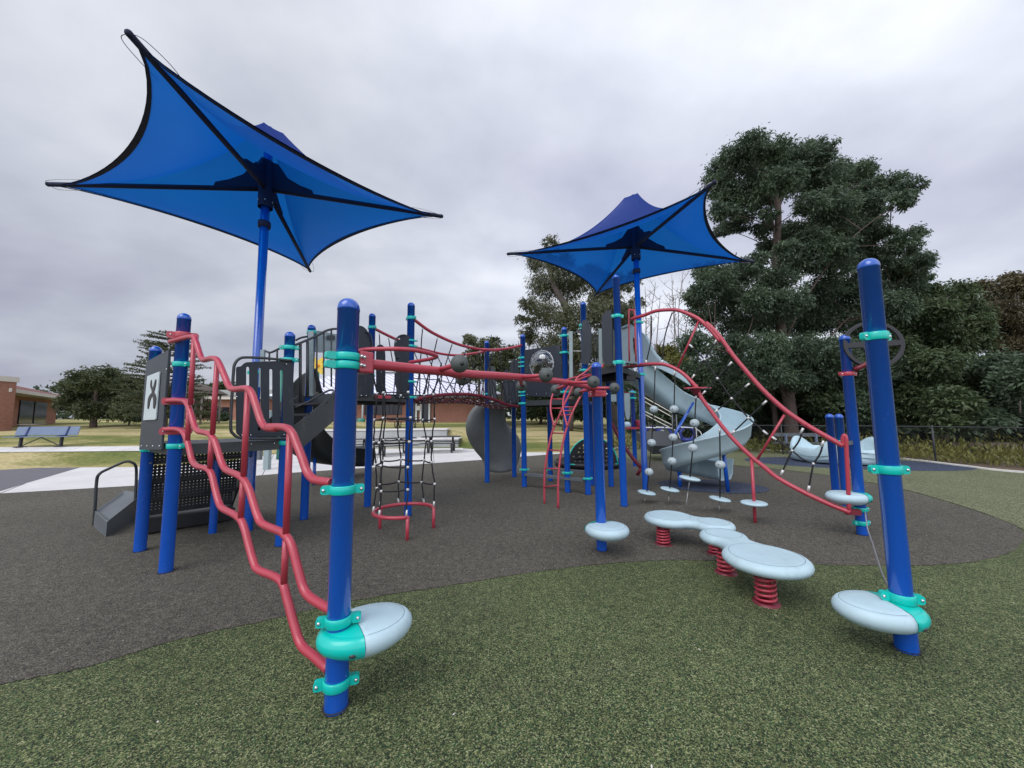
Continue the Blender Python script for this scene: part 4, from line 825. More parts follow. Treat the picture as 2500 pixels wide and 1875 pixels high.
for (a, b) in (('L', 'N'), ('M', 'W')):
    A, B = P3(a), P3(b); lowd.bar(A.lerp(B, .05) + Vector((0, 0, .30)), B.lerp(A, -.35 if b == 'N' else .05) + Vector((0, 0, .30)), .16, .05)
lowd.build_each('low_bench', 'charcoal_light', tF)

# ---------------------------------------------------------------- high tower
DZ3 = 2.60
tH = thing('play_tower', 'highest deck tower of blue posts under the right blue canopy, grey panels round it', 'play tower', P3('R'), 'towers of the play structure')
add_post(tH, *PT['O'], ztop('O', 737), [(ztop('O', 795), .5, .05), (ztop('O', 803), .5, .03), (ztop('O', 904), .5, .05), (ztop('O', 1168), .5, .045)])
add_post(tH, *PT['R'], 4.35, [(ztop('R', 772), .12, .06), (ztop('R', 885), .12, .07)])
add_post(tH, *PT['Q'], DZ3)
deck(tH, ['O', 'R', 'S2', 'Q'], DZ3)
MB().bar(P3('O').lerp(P3('Q'), .5) + V(0, 0, DZ3 - .14), P3('R').lerp(P3('S2'), .5) + V(0, 0, DZ3 - .14), .3, .16).build('deck_joist', 'black', tH)
def q5(X, Y): return (1400 + X / 5.53, 650 + Y / 5.53)
panel(tH, 'entry_panel', 'O', 'R', [rounded([q5(118, 745), q5(160, 718), q5(205, 745), q5(235, 840), q5(240, 1100), q5(235, 1230), q5(215, 1320), q5(120, 1330)], 8), [q5(190, 765), q5(203, 775), q5(215, 840), q5(205, 830)]], 'grey_panel', .09)
panel(tH, 'entry_panel', 'O', 'R', [rounded([q5(385, 700), q5(400, 650), q5(470, 600), q5(505, 590), q5(528, 700), q5(532, 1345), q5(440, 1340), q5(395, 1250)], 8)], 'grey_panel', .05)
for X0, X1, y0, y1, k1, k2 in ((345, 385, 842, 1380, 'O', 'R'), (522, 545, 860, 1290, 'O', 'R')):
    panel(tH, 'rail_plank', k1, k2, [[q5(X0, y0), q5(X1, y0), q5(X1 + 4, y1), q5(X0 + 4, y1)]], 'sage', 0)
panel(tH, 'rail_plank', 'N', 'O', [[q3(1325, 325), q3(1372, 325), q3(1375, 950), q3(1330, 950)]], 'sage', .1)
MB().tube([PL(*q3(X, Y), PT['N'], PT['O'], .1) for X, Y in ((1350, 350), (1400, 350), (1440, 320), (1475, 285))], .012, 8, 4).build('handrail', 'charcoal_light', tH)
MB().tube([PL(*q5(X, Y), PT['O'], PT['R'], .0) for X, Y in ((230, 960), (250, 925), (290, 900), (345, 892))], .012, 8, 4).build('handrail', 'charcoal_light', tH)
MB().tube([PL(*q3(X, Y), PT['N'], PT['O'], .1) for X, Y in ((1375, 592), (1490, 592))], .008, 8).build('cross_rod', 'ferrule', tH)
for X in (1660, 1700): MB().tube([PL(*q3(X, 390), PT['O'], PT['R'], -.2), PL(*q3(X, 760), PT['O'], PT['R'], -.2)], .012, 8).build('baluster', 'charcoal', tH)
st_ = MB()
for i in range(3): t = i / 3; a = P3('N').lerp(P3('O'), t + .1); b = P3('W').lerp(P3('Q'), t + .1); st_.bar(a + V(0, 0, DZ2 + .19 * (i + .5)), b + V(0, 0, DZ2 + .19 * (i + .5)), .22, .03)
st_.build_each('step', 'black', tH)

# ---------------------------------------------------------------- shade canopies
def canopy(label, k, corners, zc, zap, zarm, groupn):
    root = thing('shade_canopy', label, 'shade canopy', P3(k), groupn); P0 = P3(k)
    po = MB(); po.lathe([(PR, -.05), (PR, zap - .22), (.0005, zap - .2)], (P0.x, P0.y, 0), 24); pole = po.build('pole', 'blue', root)
    C = [G(x, y, zc) for x, y in corners]     # in circular order
    MB().lathe([(PR + .001, -.05), (.085, -.05), (.09, .0), (.085, .05), (PR + .001, .05)], (P0.x, P0.y, zarm - .62), 20).build('sleeve_collar', 'hem', pole)
    fb = MB(); NA, NR = 18, 26; ring = []; outer_ids = []
    edge = []; hubz = Vector((P0.x, P0.y, zc)); CE = [c + (hubz - c).normalized() * .10 for c in C]
    for i in range(4):
        a, b = CE[i], CE[(i + 1) % 4]; m = (a + b) / 2; inw = (Vector((P0.x, P0.y, zc)) - m); ch = (b - a).length
        for j in range(NA):
            t = j / NA; w = 4 * t * (1 - t); p = a.lerp(b, t) + inw.normalized() * (ch * .092 * w ** .8); p.z = zc + .03 * w; edge.append((p, i, t))
    NE = len(edge); vs = []; fs = []
    for r in range(NR + 1):
        s = r / NR
        for p, i, t in edge:
            q = Vector((P0.x, P0.y, 0)).lerp(Vector((p.x, p.y, 0)), s if s > 0 else .02)
            w = 4 * t * (1 - t)       # 0 on the arm, 1 mid panel
            zz = p.z + (zarm + .10 - zc) * (1 - s) * (1 - .25 * w * s) + (zap - zarm - .1) * (1 - max(0, s - .07) / .93) ** (2.6 - .5 * w) - .12 * w * math.sin(PI * s) * .8
            vs.append(Vector((q.x, q.y, zz)))
    for r in range(NR):
        for j in range(NE): fs.append((r * NE + j, r * NE + (j + 1) % NE, (r + 1) * NE + (j + 1) % NE, (r + 1) * NE + j))
    fb.add(vs, fs, True); fs2 = [tuple(reversed(range(NE)))]; fb.f += fs2; fb.sm += [True]
    cl = fb.build('fabric', 'shade_fabric', root)
    # dark doubled hem following the edge and the arm pockets
    hm = MB(); E_ = [vs[NR * NE + j] for j in range(NE)]; In = [vs[(NR - 3) * NE + j] for j in range(NE)]
    hv = []; 
    for j in range(NE):
        d = (In[j] - E_[j]); L = d.length; d = d.normalized(); hv += [E_[j] - d * .012 + V(0, 0, -.012), E_[j] + d * min(.045, L * .9) + V(0, 0, -.016)]
    hm.add(hv, [(2 * j, 2 * ((j + 1) % NE), 2 * ((j + 1) % NE) + 1, 2 * j + 1) for j in range(NE)], True)
    hv2 = [h + V(0, 0, .024) for h in hv]; hm.add(hv2, [(2 * j, 2 * ((j + 1) % NE), 2 * ((j + 1) % NE) + 1, 2 * j + 1) for j in range(NE)], True)
    hm.build('hem', 'hem', cl)
    for i, c in enumerate(C):
        hub = V(P0.x, P0.y, zarm); d = (c - hub).normalized(); tip = c.copy()
        ar = MB().tube([hub + V(0, 0, -.02), tip], [.038, .031], 12).build('arm', 'hem', root)
        MB().ball(tip, .032, 12, 8).build('arm_cap', 'hem', ar)
        # gusset plate above the arm
        L = .72; side = d.cross(V(0, 0, 1)).normalized()
        gl = [(.05, -.06), (L, .012), (L * .97, .075), (L * .72, .12), (L * .45, .21), (.17, .42), (.05, .44)]
        MB().plate([gl], lambda a, b, d=d, hub=hub: hub + Vector((d.x, d.y, 0)).normalized() * a + V(0, 0, b + d.z * a), side, .045).build('gusset', 'hem', root)
        # slack cable loop at the corner
        cb = MB(); s2 = side * .055
        cb.tube([tip + V(0, 0, .01), tip - d * .05 + s2 * 1.6 + V(0, 0, -.02), tip - d * .32 + s2 * 2.4, tip - d * .55 + s2 * 2.2], .004, 5, 5)
        cb.tube([tip + V(0, 0, .01), tip - d * .05 - s2 * 1.6 + V(0, 0, .0), tip - d * .32 - s2 * 2.4, tip - d * .6 - s2 * 2.0], .004, 5, 5); cb.build_each('cable', 'steel', ar)
    MB().lathe([(.105, -.34), (.11, .1), (.095, .42), (.085, .44)], (P0.x, P0.y, zarm), 16).build('hub', 'hem', root)
    bt = MB()
    for k_ in range(6): a = 2 * PI * k_ / 6; bt.ball(V(P0.x + .11 * math.cos(a), P0.y + .11 * math.sin(a), zarm - .25), .012, 8, 5)
    bt.build_each('bolt', 'bolt', root)
    return root
c1 = canopy('larger blue fabric shade canopy at left on a tall blue pole', 'S1', [(118, 450), (315, 82), (1078, 528), (757, 662)], 5.0, 6.34, 5.33, 'blue shade canopies over the play structure')
c2 = canopy('smaller farther blue fabric shade canopy in front of the big tree', 'S2', [(1240, 620), (1452, 721), (1839, 639), (1744, 444)], 5.33, 6.85, 5.62, 'blue shade canopies over the play structure')
for k, zz, rt in (('S1', DZ1 - .05, c1), ('S2', ztop('S2', 787), c2), ('S1', ztop('S1', 910), c1), ('S2', DZ3 - .02, c2)): clamp_mesh(*PT[k], zz, .2, .055).build('clamp', 'teal', rt)

# ---------------------------------------------------------------- red arched ladder
tLa = thing('arched_ladder', 'narrow red arched ladder with crossing rails in front of the far tower', 'ladder', G(1346, 1235))
g0, g1 = G(1329.4, 1229.5), G(1362.5, 1241)
def r4b(X, Y): return (1150 + X / 5.53, 950 + Y / 5.53)
zt = 2.55
def lad(pts, Ya, Yb):   # depth drifts back with height
    ys = [p[1] for p in pts]; y0, y1 = max(ys), min(ys); return [AT(x, y, Ya + (Yb - Ya) * ((y0 - y) / (y0 - y1)) ** 1.3) for x, y in pts]
Lr = lad([(1329.4, 1232), r4b(990, 1200), r4b(1008, 1000), r4b(1050, 760), r4b(1110, 540), r4b(1185, 375), r4b(1262, 200), r4b(1330, 60), q3(1430, 960), q3(1520, 895), q3(1640, 790)], g0.y, 7.5)
Rr = lad([(1362.5, 1243), r4b(1178, 1200), r4b(1208, 900), r4b(1258, 650), r4b(1310, 470), r4b(1370, 310), r4b(1440, 170), r4b(1520, 20), q3(1600, 1000), q3(1700, 880), q3(1790, 780)], g1.y, 7.15)
for P in (Lr, Rr): MB().tube(P, .021, 10, 5).build('rail', 'red', tLa)
L2 = lad([r4b(1118, 505), r4b(1098, 400), r4b(1076, 290), r4b(1080, 160), r4b(1112, 55), q3(1200, 1030), q3(1330, 968), q3(1450, 938), q3(1610, 905)], 7.0, 7.7)
R2 = lad([r4b(1298, 505), r4b(1270, 385), r4b(1243, 260), r4b(1250, 120), r4b(1295, 0), q3(1400, 1010), q3(1520, 950), q3(1700, 900)], 6.8, 7.5)
for P in (L2, R2): MB().tube(P, .018, 10, 5).build('crossing_rail', 'red', tLa)
cl_, crr = catmull(Lr, 8), catmull(Rr, 8)
def near(P, py):
    best = None
    for p in P:
        v = p - C0; yy = CY - FPX * v.dot(UY) / v.dot(_f)
        if best is None or abs(yy - py) < best[0]: best = (abs(yy - py), p)
    return best[1]
for Y in (1305, 1070, 828, 590, 350): p, q = near(cl_, 950 + Y / 5.53), near(crr, 950 + Y / 5.53); MB().tube([p, q], .014, 8).build('rung', 'red', tLa)
c2l, c2r = catmull(L2, 8), catmull(R2, 8)
for Y in (260, 130): MB().tube([near(c2l, 950 + Y / 5.53), near(c2r, 950 + Y / 5.53)], .012, 8).build('rung', 'red', tLa)
for Y in (235, 285): MB().tube([near(c2r, 950 + Y / 5.53), near(crr, 950 + Y / 5.53)], .012, 8).build('rung', 'red', tLa)

# ---------------------------------------------------------------- big red arched rope climber
tR = thing('rope_climber', 'two curving red rails with rope rungs sweeping down rightwards from the high tower', 'climbing frame', V(3.4, 6.1, 0))
RA, RB = (2.38, 7.25), (4.5, 5.0)
def rp(x, y, off=0.0): return PL(x, y, RA, RB, off)
def q2(X, Y): return (1700 + X / 4.424, 700 + Y / 4.424)
def qc(X, Y): return (1850 + X / 4.424, 950 + Y / 4.424)
def qb(X, Y): return (1450 + X / 4.74, 900 + Y / 4.74)
upper = [q5(780, 715), q5(860, 690), q5(960, 660), q5(1100, 608), q5(1250, 590), q5(1400, 592), q5(1550, 642), q5(1700, 720), q5(1850, 860), q5(1985, 1015), q2(100, 390), q2(200, 478), q2(300, 605), q2(400, 745), q2(550, 925), q2(700, 1095), q2(850, 1240), q2(1000, 1365), q2(1200, 1500), qc(480, 360), qc(640, 455), qc(800, 545), qc(925, 615)]
lower = [q5(900, 1330), q5(1000, 1322), q5(1200, 1322), q5(1350, 1370), q5(1480, 1450), q5(1600, 1565), q5(1670, 1650), qb(1175, 195), qb(1250, 345), qb(1340, 470), qb(1460, 635), qb(1580, 780), qb(1700, 905), qb(1840, 1035), qc(90, 860), qc(200, 950), qc(400, 1065), qc(600, 1165), qc(800, 1255), qc(1000, 1332)]
U_ = [rp(*p) for p in upper]; L_ = [rp(*p) for p in lower]
MB().tube(U_, .0325, 12, 5).build('upper_rail', 'red', tR); MB().tube(L_, .0325, 12, 5).build('lower_rail', 'red', tR)
for p in (q2(352, 690), q2(50, 1200)):
    c = rp(*p); MB().ball(c, .036, 12, 8).build('rail_joint', 'red', tR)
for a, b in ((q5(1690, 740), q5(1408, 1372)), (qc(288, 278), qc(-2, 755))): MB().tube([rp(*a), rp(*b)], .018, 10).build('strut', 'red', tR)
MB().tube([rp(*qb(1825, 1045)), V(G(1843.7, 1277).x, G(1843.7, 1277).y, -.05)], .023, 10).build('leg', 'red', tR)
# end upright with its rounded top
e_top, e_bot = rp(*qc(932, 500)), rp(*qc(985, 1340)); MB().tube([rp(*qc(925, 620)), rp(*qc(918, 540)), rp(*qc(935, 497)), rp(*qc(953, 540)), rp(*qc(960, 700)), rp(*qc(975, 1000)), e_bot], .024, 10, 4).build('end_upright', 'red', tR)
MB().box(rp(*qc(1000, 1330)) + V(.05, .02, 0), (.16, .07, .07), -.2).build('end_bracket', 'maroon', tR)
MB().bar(rp(*qc(960, 585)), rp(*qc(960, 585)) + V(.42, .3, 0), .03, .05).build('bracket_bar', 'charcoal_light', tR)
for kk in ('U2',): clamp_mesh(*PT[kk], ztop(kk, 1078), .2, .05).build('clamp', 'teal', tR)
MB().tube([V(5.0, 5.6, .98), V(5.0, 5.62, 1.15)], .03, 10).build('hanging_tube', 'charcoal_light', tR)
MB().tube([rp(*q5(755, 1285)), rp(*q5(748, 640)), rp(*q5(770, 592)), rp(*q5(800, 600)), rp(*q5(826, 650)), rp(*q5(845, 1285))], .017, 8, 4).build('grab_loop', 'red', tR)
MB().plate([[(-.3, -.12), (.1, -.18), (.28, 0), (.1, .16), (-.3, .12)]], lambda a, b: rp(*q5(880, 1320)) + V(a * .7 - b * .3, a * -.7 - b * .6, -.035), (0, 0, 1), .03).build('mount_plate', 'maroon', tR)
# small wing seat on the lower rail
wgc = rp(*qb(1190, 225)); wg = MB().plate([rounded([(-.21, -.07), (-.1, -.12), (.12, -.11), (.24, -.03), (.25, .02), (.1, .1), (-.1, .11), (-.22, .03)], .03)], lambda a, b: wgc + V(a, b, 0), (0, 0, 1), .022).build('wing_step', 'red', tR, bevel=.006)
MB().lathe([(.10, 0), (.07, -.05), (.025, -.11), (.0005, -.12)], wgc - V(.02, 0, .01), 14).build('wing_bracket', 'maroon', tR)
net = MB(); fer = MB()
def rope_f(a, b, f0=True, f1=True, fl=.085, off=.0, mid=None):
    A, B = rp(*a), rp(*b); pts = [A, (A + B) / 2 + (Vector(mid) if mid else V(0, 0, 0)), B]; net.tube(pts, .0115, 7, 4)
    d = (B - A).normalized()
    if f0: fer.tube([A, A + d * fl], .017, 8)
    if f1: fer.tube([B - d * fl, B], .017, 8)
nodes_ = [(1720, 877.4), (1751.5, 923.8), (1786, 972.8), (1827, 1020.5)]
ups = [(1750, 829), (1787, 883), (1830, 936), (1872, 978)]; lows = [(1689, 924), (1714, 963), (1743, 1008), (1785, 1060)]
for n0, u0, l0 in zip(nodes_, ups, lows): rope_f(u0, n0, True, False); rope_f(l0, n0, True, False); fer.ball(rp(*n0), .024, 9, 6)
rope_f((1683, 841), nodes_[0], True, False); 
for a, b in zip(nodes_, nodes_[1:]): rope_f(a, b, False, False)
rope_f(nodes_[-1], (1874, 1061), False, True)
rope_f((1882, 1065), (1933.6, 1100), True, False); rope_f((1933.6, 1100), (1985.6, 1132), False, False, mid=(0, 0, -.03))
rope_f((1961, 1045), (1933.6, 1100), True, False, mid=(.02, 0, -.02)); rope_f((1906, 1160), (1933.6, 1100), True, False)
rope_f((2011, 1076), (1985.6, 1132), True, False, mid=(.02, 0, -.02)); rope_f((1973, 1200), (1985.6, 1132), True, False)
for n0 in ((1933.6, 1100), (1985.6, 1132)): fer.ball(rp(*n0), .02, 9, 6)
rope_f((1590, 766), (1577, 888), True, True, .07, mid=(.05, 0, 0)); rope_f((1643, 757), (1615, 888), True, True, .07, mid=(-.04, 0, .02))
net.build_each('rope', 'rope', tR); fer.build_each('ferrule', 'ferrule', tR)

# hanging rope steps
RS = [((1600, 893), [(1596, 999.6), (1590.9, 1081), (1584.6, 1152)], (1578.7, 1203.8), (1573, 1229), 'hanging rope step nearest the tower posts, three balls above a tilted disc'),
      ((1647.7, 905), [(1645.8, 998.7), (1643, 1067.7), (1640.5, 1125.7)], (1635, 1196), (1631, 1233), 'second hanging rope step from the tower, three balls on a black rope'),
      ((1699.6, 966), [(1695.8, 1033), (1691.6, 1093.7)], (1684, 1169), (1672, 1255), 'hanging rope step in front of the spiral slide, two balls and the highest disc'),
      ((1757, 1046), [(1758.4, 1134.6)], (1757.6, 1219.6), (1755, 1252), 'hanging rope step with a single ball right of the spiral slide')]
for top_, bl, dc_, an, lab in RS:
    P_top = rp(*top_); gA = G(*an); Yd = gA.y
    r_ = thing('hanging_step', lab, 'hanging step', gA, 'ball and disc rope steps hanging from the red rail')
    pd = AT(*dc_, Yd); pb = []
    for b in bl:
        f = (b[1] - top_[1]) / (dc_[1] - top_[1]); pb.append(AT(*b, P_top.y + (Yd - P_top.y) * f))
    MB().tube([P_top] + pb + [pd], .0115, 8).build('rope', 'rope', r_)
    MB().tube([P_top, P_top.lerp(pb[0], .12)], .018, 8).build('ferrule', 'ferrule', r_)
    for p in pb:
        bo = MB().ball(p, .077, 20, 12, (1, 1, .93)).build('ball', 'rope_ball', r_); dcam = (C0 - p).normalized()
        MB().ball(p + (dcam + V(-.38, 0, .02)).normalized() * .07, .011, 8, 6, (1.6, 1, .8)).build('hole', 'black', bo)
    Rd = Matrix.Rotation(.14, 3, 'Y') @ Matrix.Rotation(.05, 3, 'X')
    MB().lathe(pod_profile(.165, .062), pd, 28, R=Rd).build('disc', 'pod', r_)
    MB().tube([pd, pd.lerp(gA, .35)], .009, 6).build('anchor_link', 'steel', r_); MB().tube([pd.lerp(gA, .35), gA], .0045, 6).build('anchor_cable', 'steel', r_)
gD = G(1843.7, 1277); pd = V(gD.x, gD.y, .285); o = MB().lathe(pod_profile(.18, .07), pd, 32).build('step_disc', 'pod', base=V(gD.x, gD.y, 0)); tag(o, 'pale disc step threaded on the red leg of the rope climber', 'step')
# loose tether by the right post
tet = MB().tube([AT(2112, 1250, 4.9), AT(2118, 1290, 4.6), AT(2128, 1320, 4.3), AT(2150, 1390, 3.6), AT(2168, 1430, 3.2), AT(2178, 1460, 2.9)], .007, 7, 5).build('tether_cable', 'steel', base=V(3.5, 3.8, 0)); tag(tet, 'thin dark tether cable slung between the two right blue posts', 'cable')

# ---------------------------------------------------------------- spring platforms
def spring(parent, x, y, h, r=.075, turns=5.5):
    mb = MB(); n = int(turns * 14); mb.tube([V(x + r * math.cos(2 * PI * i / 14), y + r * math.sin(2 * PI * i / 14), .015 + (h - .03) * i / n) for i in range(n + 1)], .0115, 8)
    o = mb.build('spring', 'red', parent); MB().lathe([(.0005, .012), (r + .03, .012), (r + .03, -.02)], (x, y, 0), 20).build('base_plate', 'maroon', o)
    MB().lathe([(r * .8, h - .04), (r * .8, h + .02)], (x, y, 0), 16).build('top_plate', 'maroon', o)
def bone(parent, c1_, r1_, c2_, r2_, z, neck=.6, th=.11):
    c1_, c2_ = Vector(c1_), Vector(c2_); d = (c2_ - c1_); D = d.length; d.normalize(); s = Vector((-d.y, d.x, 0))
    def outline(k):      # k=scale inward
        pts = []; N = 60
        R1, R2 = r1_ * 1.0 - k, r2_ - k
        a1_ = math.acos(max(-1, min(1, D * .34 / R1))) if False else math.radians(48); a2_ = math.radians(48)
        for i in range(N // 2): a = a1_ + (2 * PI - 2 * a1_) * i / (N // 2 - 1); pts.append(c1_ + d * R1 * math.cos(a) + s * R1 * math.sin(a))
        e1 = pts[-1]; st2 = c2_ - d * R2 * math.cos(a2_) - s * R2 * math.sin(a2_)
        w = min(r1_, r2_) * neck - k; mid = (c1_ + c2_) / 2 - s * w
        for t in (.25, .5, .75): pts.append(e1 * (1 - t) ** 2 + mid * 2 * t * (1 - t) + st2 * t * t)
        for i in range(N // 2): a = a2_ + (2 * PI - 2 * a2_) * i / (N // 2 - 1); pts.append(c2_ - d * R2 * math.cos(a) - s * R2 * math.sin(a))
        e2 = pts[-1]; st1 = c1_ + d * R1 * math.cos(a1_) + s * R1 * math.sin(a1_); mid = (c1_ + c2_) / 2 + s * w
        for t in (.25, .5, .75): pts.append(e2 * (1 - t) ** 2 + mid * 2 * t * (1 - t) + st1 * t * t)
        return pts
    rows = [(.10, th * .5), (.055, th * .49), (.03, th * .42), (.010, th * .26), (0, th * .04), (.006, -th * .16), (.025, -th * .36), (.06, -th * .48), (.10, -th * .5)]
    vs = []; 
    for k, h in rows: vs += [p + V(0, 0, z + h) for p in outline(k)]
    n = len(vs) // len(rows); fs = [(i * n + j, i * n + (j + 1) % n, (i + 1) * n + (j + 1) % n, (i + 1) * n + j) for i in range(len(rows) - 1) for j in range(n)]
    mb = MB().add(vs, fs, True)
    for row, rev in ((0, 0), (len(rows) - 1, 1)):
        lp = vs[row * n:(row + 1) * n]; tri = tessellate_polygon([[Vector((p.x, p.y, 0)) for p in lp]]); mb.add(lp, [tuple(t) for t in tri], False)
    o = mb.build('platform', 'pod', parent)
    for c, r in ((c1_, r1_), (c2_, r2_)): MB().tube([c + V(math.cos(a) * (r - .06), math.sin(a) * (r - .06), z + th * .492) for a in [2 * PI * i / 40 for i in range(40)]], .0022, 6, closed=True).build('groove', 'groove', o)
t1_ = thing('spring_platform', 'farther pale bone-shaped bouncing platform on red coil springs', 'spring platform', G(1650, 1330), 'spring platforms')
ca, cb = G(1634, 1258, .33), G(1742, 1273.5, .33)
bone(t1_, (ca.x, ca.y, 0), .315, (cb.x, cb.y, 0), .235, .28, .62); sp = G(1620, 1329); spring(t1_, sp.x, sp.y, .225); sp = G(1750, 1352); spring(t1_, sp.x, sp.y, .225)
t2_ = thing('spring_platform', 'nearer pale bouncing platform with large and small lobes on red coil springs', 'spring platform', G(1820, 1430), 'spring platforms')
ca, cb = G(1868, 1354, .36), G(1766, 1302, .36)
bone(t2_, (ca.x, ca.y, 0), .35, (cb.x, cb.y, 0), .235, .31, .62); sp = G(1871, 1472); spring(t2_, sp.x, sp.y, .26); sp = G(1773, 1398); spring(t2_, sp.x, sp.y, .26)

# ---------------------------------------------------------------- spiral slide
tSp = thing('spiral_slide', 'pale blue-grey spiral slide curling down beside the high tower', 'slide', V(4.4, 8.8, 0))
cx_, cy_, Rr_ = 4.45, 8.72, .66
path = [V(2.75, 8.75, 2.58), V(3.0, 9.0, 2.5), V(3.5, 9.3, 2.2), V(4.0, 9.42, 1.86)]
for i in range(0, 10):
    a = math.radians(80 - i * 28.5); path.append(V(cx_ + Rr_ * math.cos(a), cy_ + Rr_ * math.sin(a), 1.60 - i * .128))
path += [V(3.93, 9.06, .34), V(4.2, 9.22, .27), V(4.5, 9.1, .23), V(4.72, 8.86, .2), V(4.86, 8.62, .19)]
trough(path, .52, .42, n=6, out_tilt=.12, lip=.03).build('chute', 'slide_blue', tSp)
panel(tSp, 'slide_hood', (2.45, 8.75), (3.05, 8.5), [rounded([q5(640, 820), q5(770, 780), q5(940, 900), q5(1000, 1000), q5(1080, 1180), q5(1180, 1290), q5(950, 1320), q5(620, 1300)], 6), [q5(800, 960), q5(830, 980), q5(840, 1180), q5(815, 1180)]], 'sage', -.25, .03)
fl_ = [q5(930, 900), q5(990, 940), q5(1050, 1060), q5(1120, 1180), q5(1200, 1260), q5(1340, 1350), q5(1480, 1470), q5(1590, 1620), q5(1400, 1500), q5(1200, 1400), q5(950, 1310)]
lw_ = [V(0, 0, 0)]
def side_wall(px, off, th=.025): return px
panel(tSp, 'side_wing', (2.9, 8.65), (4.4, 8.95), [rounded(fl_, 3)], 'slide_blue', -.05, .03)
MB().tube([q for q in [PL(*q5(650, 835), (2.45, 8.75), (3.05, 8.5), -.2), PL(*q5(760, 790), (2.45, 8.75), (3.05, 8.5), -.2)]], .03, 8).build('hood_rail', 'sage', tSp)
for gx, gy, zt_ in ((1778, 1202, 1.05), (1660, 1189, .35)): p = G(gx, gy); MB().tube([V(p.x, p.y, -.05), V(p.x - .06 if gx > 1700 else p.x, p.y, zt_)], .042, 12).build('leg', 'blue', tSp)
MB().tube([AT(1646, 1062, 7.9), AT(1692, 984, 8.7)], .032, 10).build('brace', 'blue', tSp)

# ---------------------------------------------------------------- grey curved slide under the bridge
tG = thing('slide', 'wide grey curved slide seen from beneath under the net bridge', 'slide', G(1225, 1150))
Lp = [(1170, 984, 9.7), (1152, 1003, 9.8), (1141, 1027, 9.9), (1139, 1050, 10.0), (1146, 1075, 10.2), (1160, 1098, 10.4), (1178, 1120, 10.6), (1190, 1146, 10.7)]
Rp = [(1234, 986, 10.1), (1231, 1010, 10.3), (1235, 1030, 10.5), (1247, 1047, 10.7), (1262, 1064, 10.9), (1270, 1088, 11.0), (1268, 1112, 11.0), (1258, 1143, 10.9)]
Lq = catmull([AT(*p) for p in Lp], 4); Rq = catmull([AT(*p) for p in Rp], 4); nU = 10; vs = []
for i, (a, b) in enumerate(zip(Lq, Rq)):
    for j in range(nU + 1):
        t = j / nU; p = a.lerp(b, t); bul = math.sin(PI * t) ** .7 * .22; p += V(.05, -.9, -.35).normalized() * bul; p.z = max(p.z, .03); vs.append(p)
W_ = nU + 1; fs = [(i * W_ + j, i * W_ + j + 1, (i + 1) * W_ + j + 1, (i + 1) * W_ + j) for i in range(len(Lq) - 1) for j in range(nU)]
sl = MB().add(vs, fs, True).build('chute', 'grey_slide', tG); md = sl.modifiers.new('thick', 'SOLIDIFY'); md.thickness = .03; md.offset = 1
for Q in (Lq, Rq): MB().tube(Q, .02, 8).build('rim', 'sage', sl)

# ---------------------------------------------------------------- net dome with round perforated panel
dc = G(1452, 1146); tD = thing('dome_seat', 'low black round seat with teal-edged spotted back panels behind the blue posts', 'play dome', dc)
MB().lathe([(.0005, .16), (1.02, .16), (1.1, .2), (1.16, .14), (1.12, .02), (.0005, .02)], dc + V(0, .9, 0), 36).build('base', 'black', tD)
for off, rr in ((-.2, .86),):
    cc = dc + V(.0 + off * .25, .1 + off, .0); holes = []; rnd = random.Random(3)
    outl = [(rr * math.cos(a) * 0.9, .16 + .9 * rr * math.sin(a) * 1.08) for a in [PI * k / 20 for k in range(21)]]
    for hx in range(-5, 6):
        for hz2 in range(1, 7):
            x = hx * .145 + rnd.uniform(-.03, .03); z = .14 + hz2 * .125 + rnd.uniform(-.03, .03)
            if (x / .9) ** 2 + ((z - .16) / .95) ** 2 < (rr * .86) ** 2: holes.append(circ(x, z, rnd.uniform(.022, .042), 8, .8))
    pan = MB().plate([outl] + holes, lambda a, b, cc=cc: cc + V(a, .15 * abs(a), b), (0, 1, 0), .015).build('spotted_panel', 'black', tD)
    MB().tube([cc + V(a, .15 * abs(a), b) for a, b in outl], .02, 8).build('teal_rim', 'teal', pan); MB().tube([cc + V(-rr * .9, .1, .16), cc + V(0, 0, .15), cc + V(rr * .9, .1, .16)], .02, 8, 3).build('teal_rim', 'teal', pan)

# ---------------------------------------------------------------- second small structure behind
bx = AT(1547, 1040, 12.4); t3 = thing('activity_post', 'distant blue post with teal clamps, red tray and hanging pale paddle beyond the tower', 'play equipment', V(bx.x, bx.y, 0))
post_mesh(bx.x, bx.y, AT(1547, 952, 12.4).z, .07).build('post', 'blue', t3)
for py in (958, 972): clamp_mesh(bx.x, bx.y, AT(1547, py, 12.4).z, .1, .06, .07).build('clamp', 'teal', t3)
def lz(px, py, Y=12.2): return AT(px, py, Y)
MB().plate([[tuple((lambda p: (p.x, p.z))(lz(*q))) for q in rounded([(1524, 960), (1537, 960), (1538, 1000), (1537, 1020), (1533, 1026), (1529, 1022), (1525, 1000)], 3)]], lambda a, b: V(a, 12.2, b), (0, 1, 0), .04).build('paddle', 'sage', t3)
MB().bar(lz(1522, 957), lz(1547, 960), .03, .03).build('top_bar', 'maroon', t3)
MB().bar(lz(1528, 1045), lz(1557, 1045), .35, .06).build('tray', 'red', t3); MB().bar(lz(1556, 1026), lz(1562, 1044), .3, .06).build('tray_side', 'red', t3)
MB().lathe([(.0005, .14), (.1, .12), (.13, .0), (.07, -.05)], lz(1531, 1040), 14).build('cup', 'pod', t3)
MB().bar(lz(1492, 965), lz(1504, 965), .05, .05).build('side_panel', 'sage', t3); MB().box(lz(1498, 973), (.17, .04, .2)).build('side_panel', 'sage', t3)
MB().lathe([(.05, -.05), (.05, 1.35)], V(lz(1556, 1060).x, 12.6, 0), 12).build('leg', 'blue', t3)
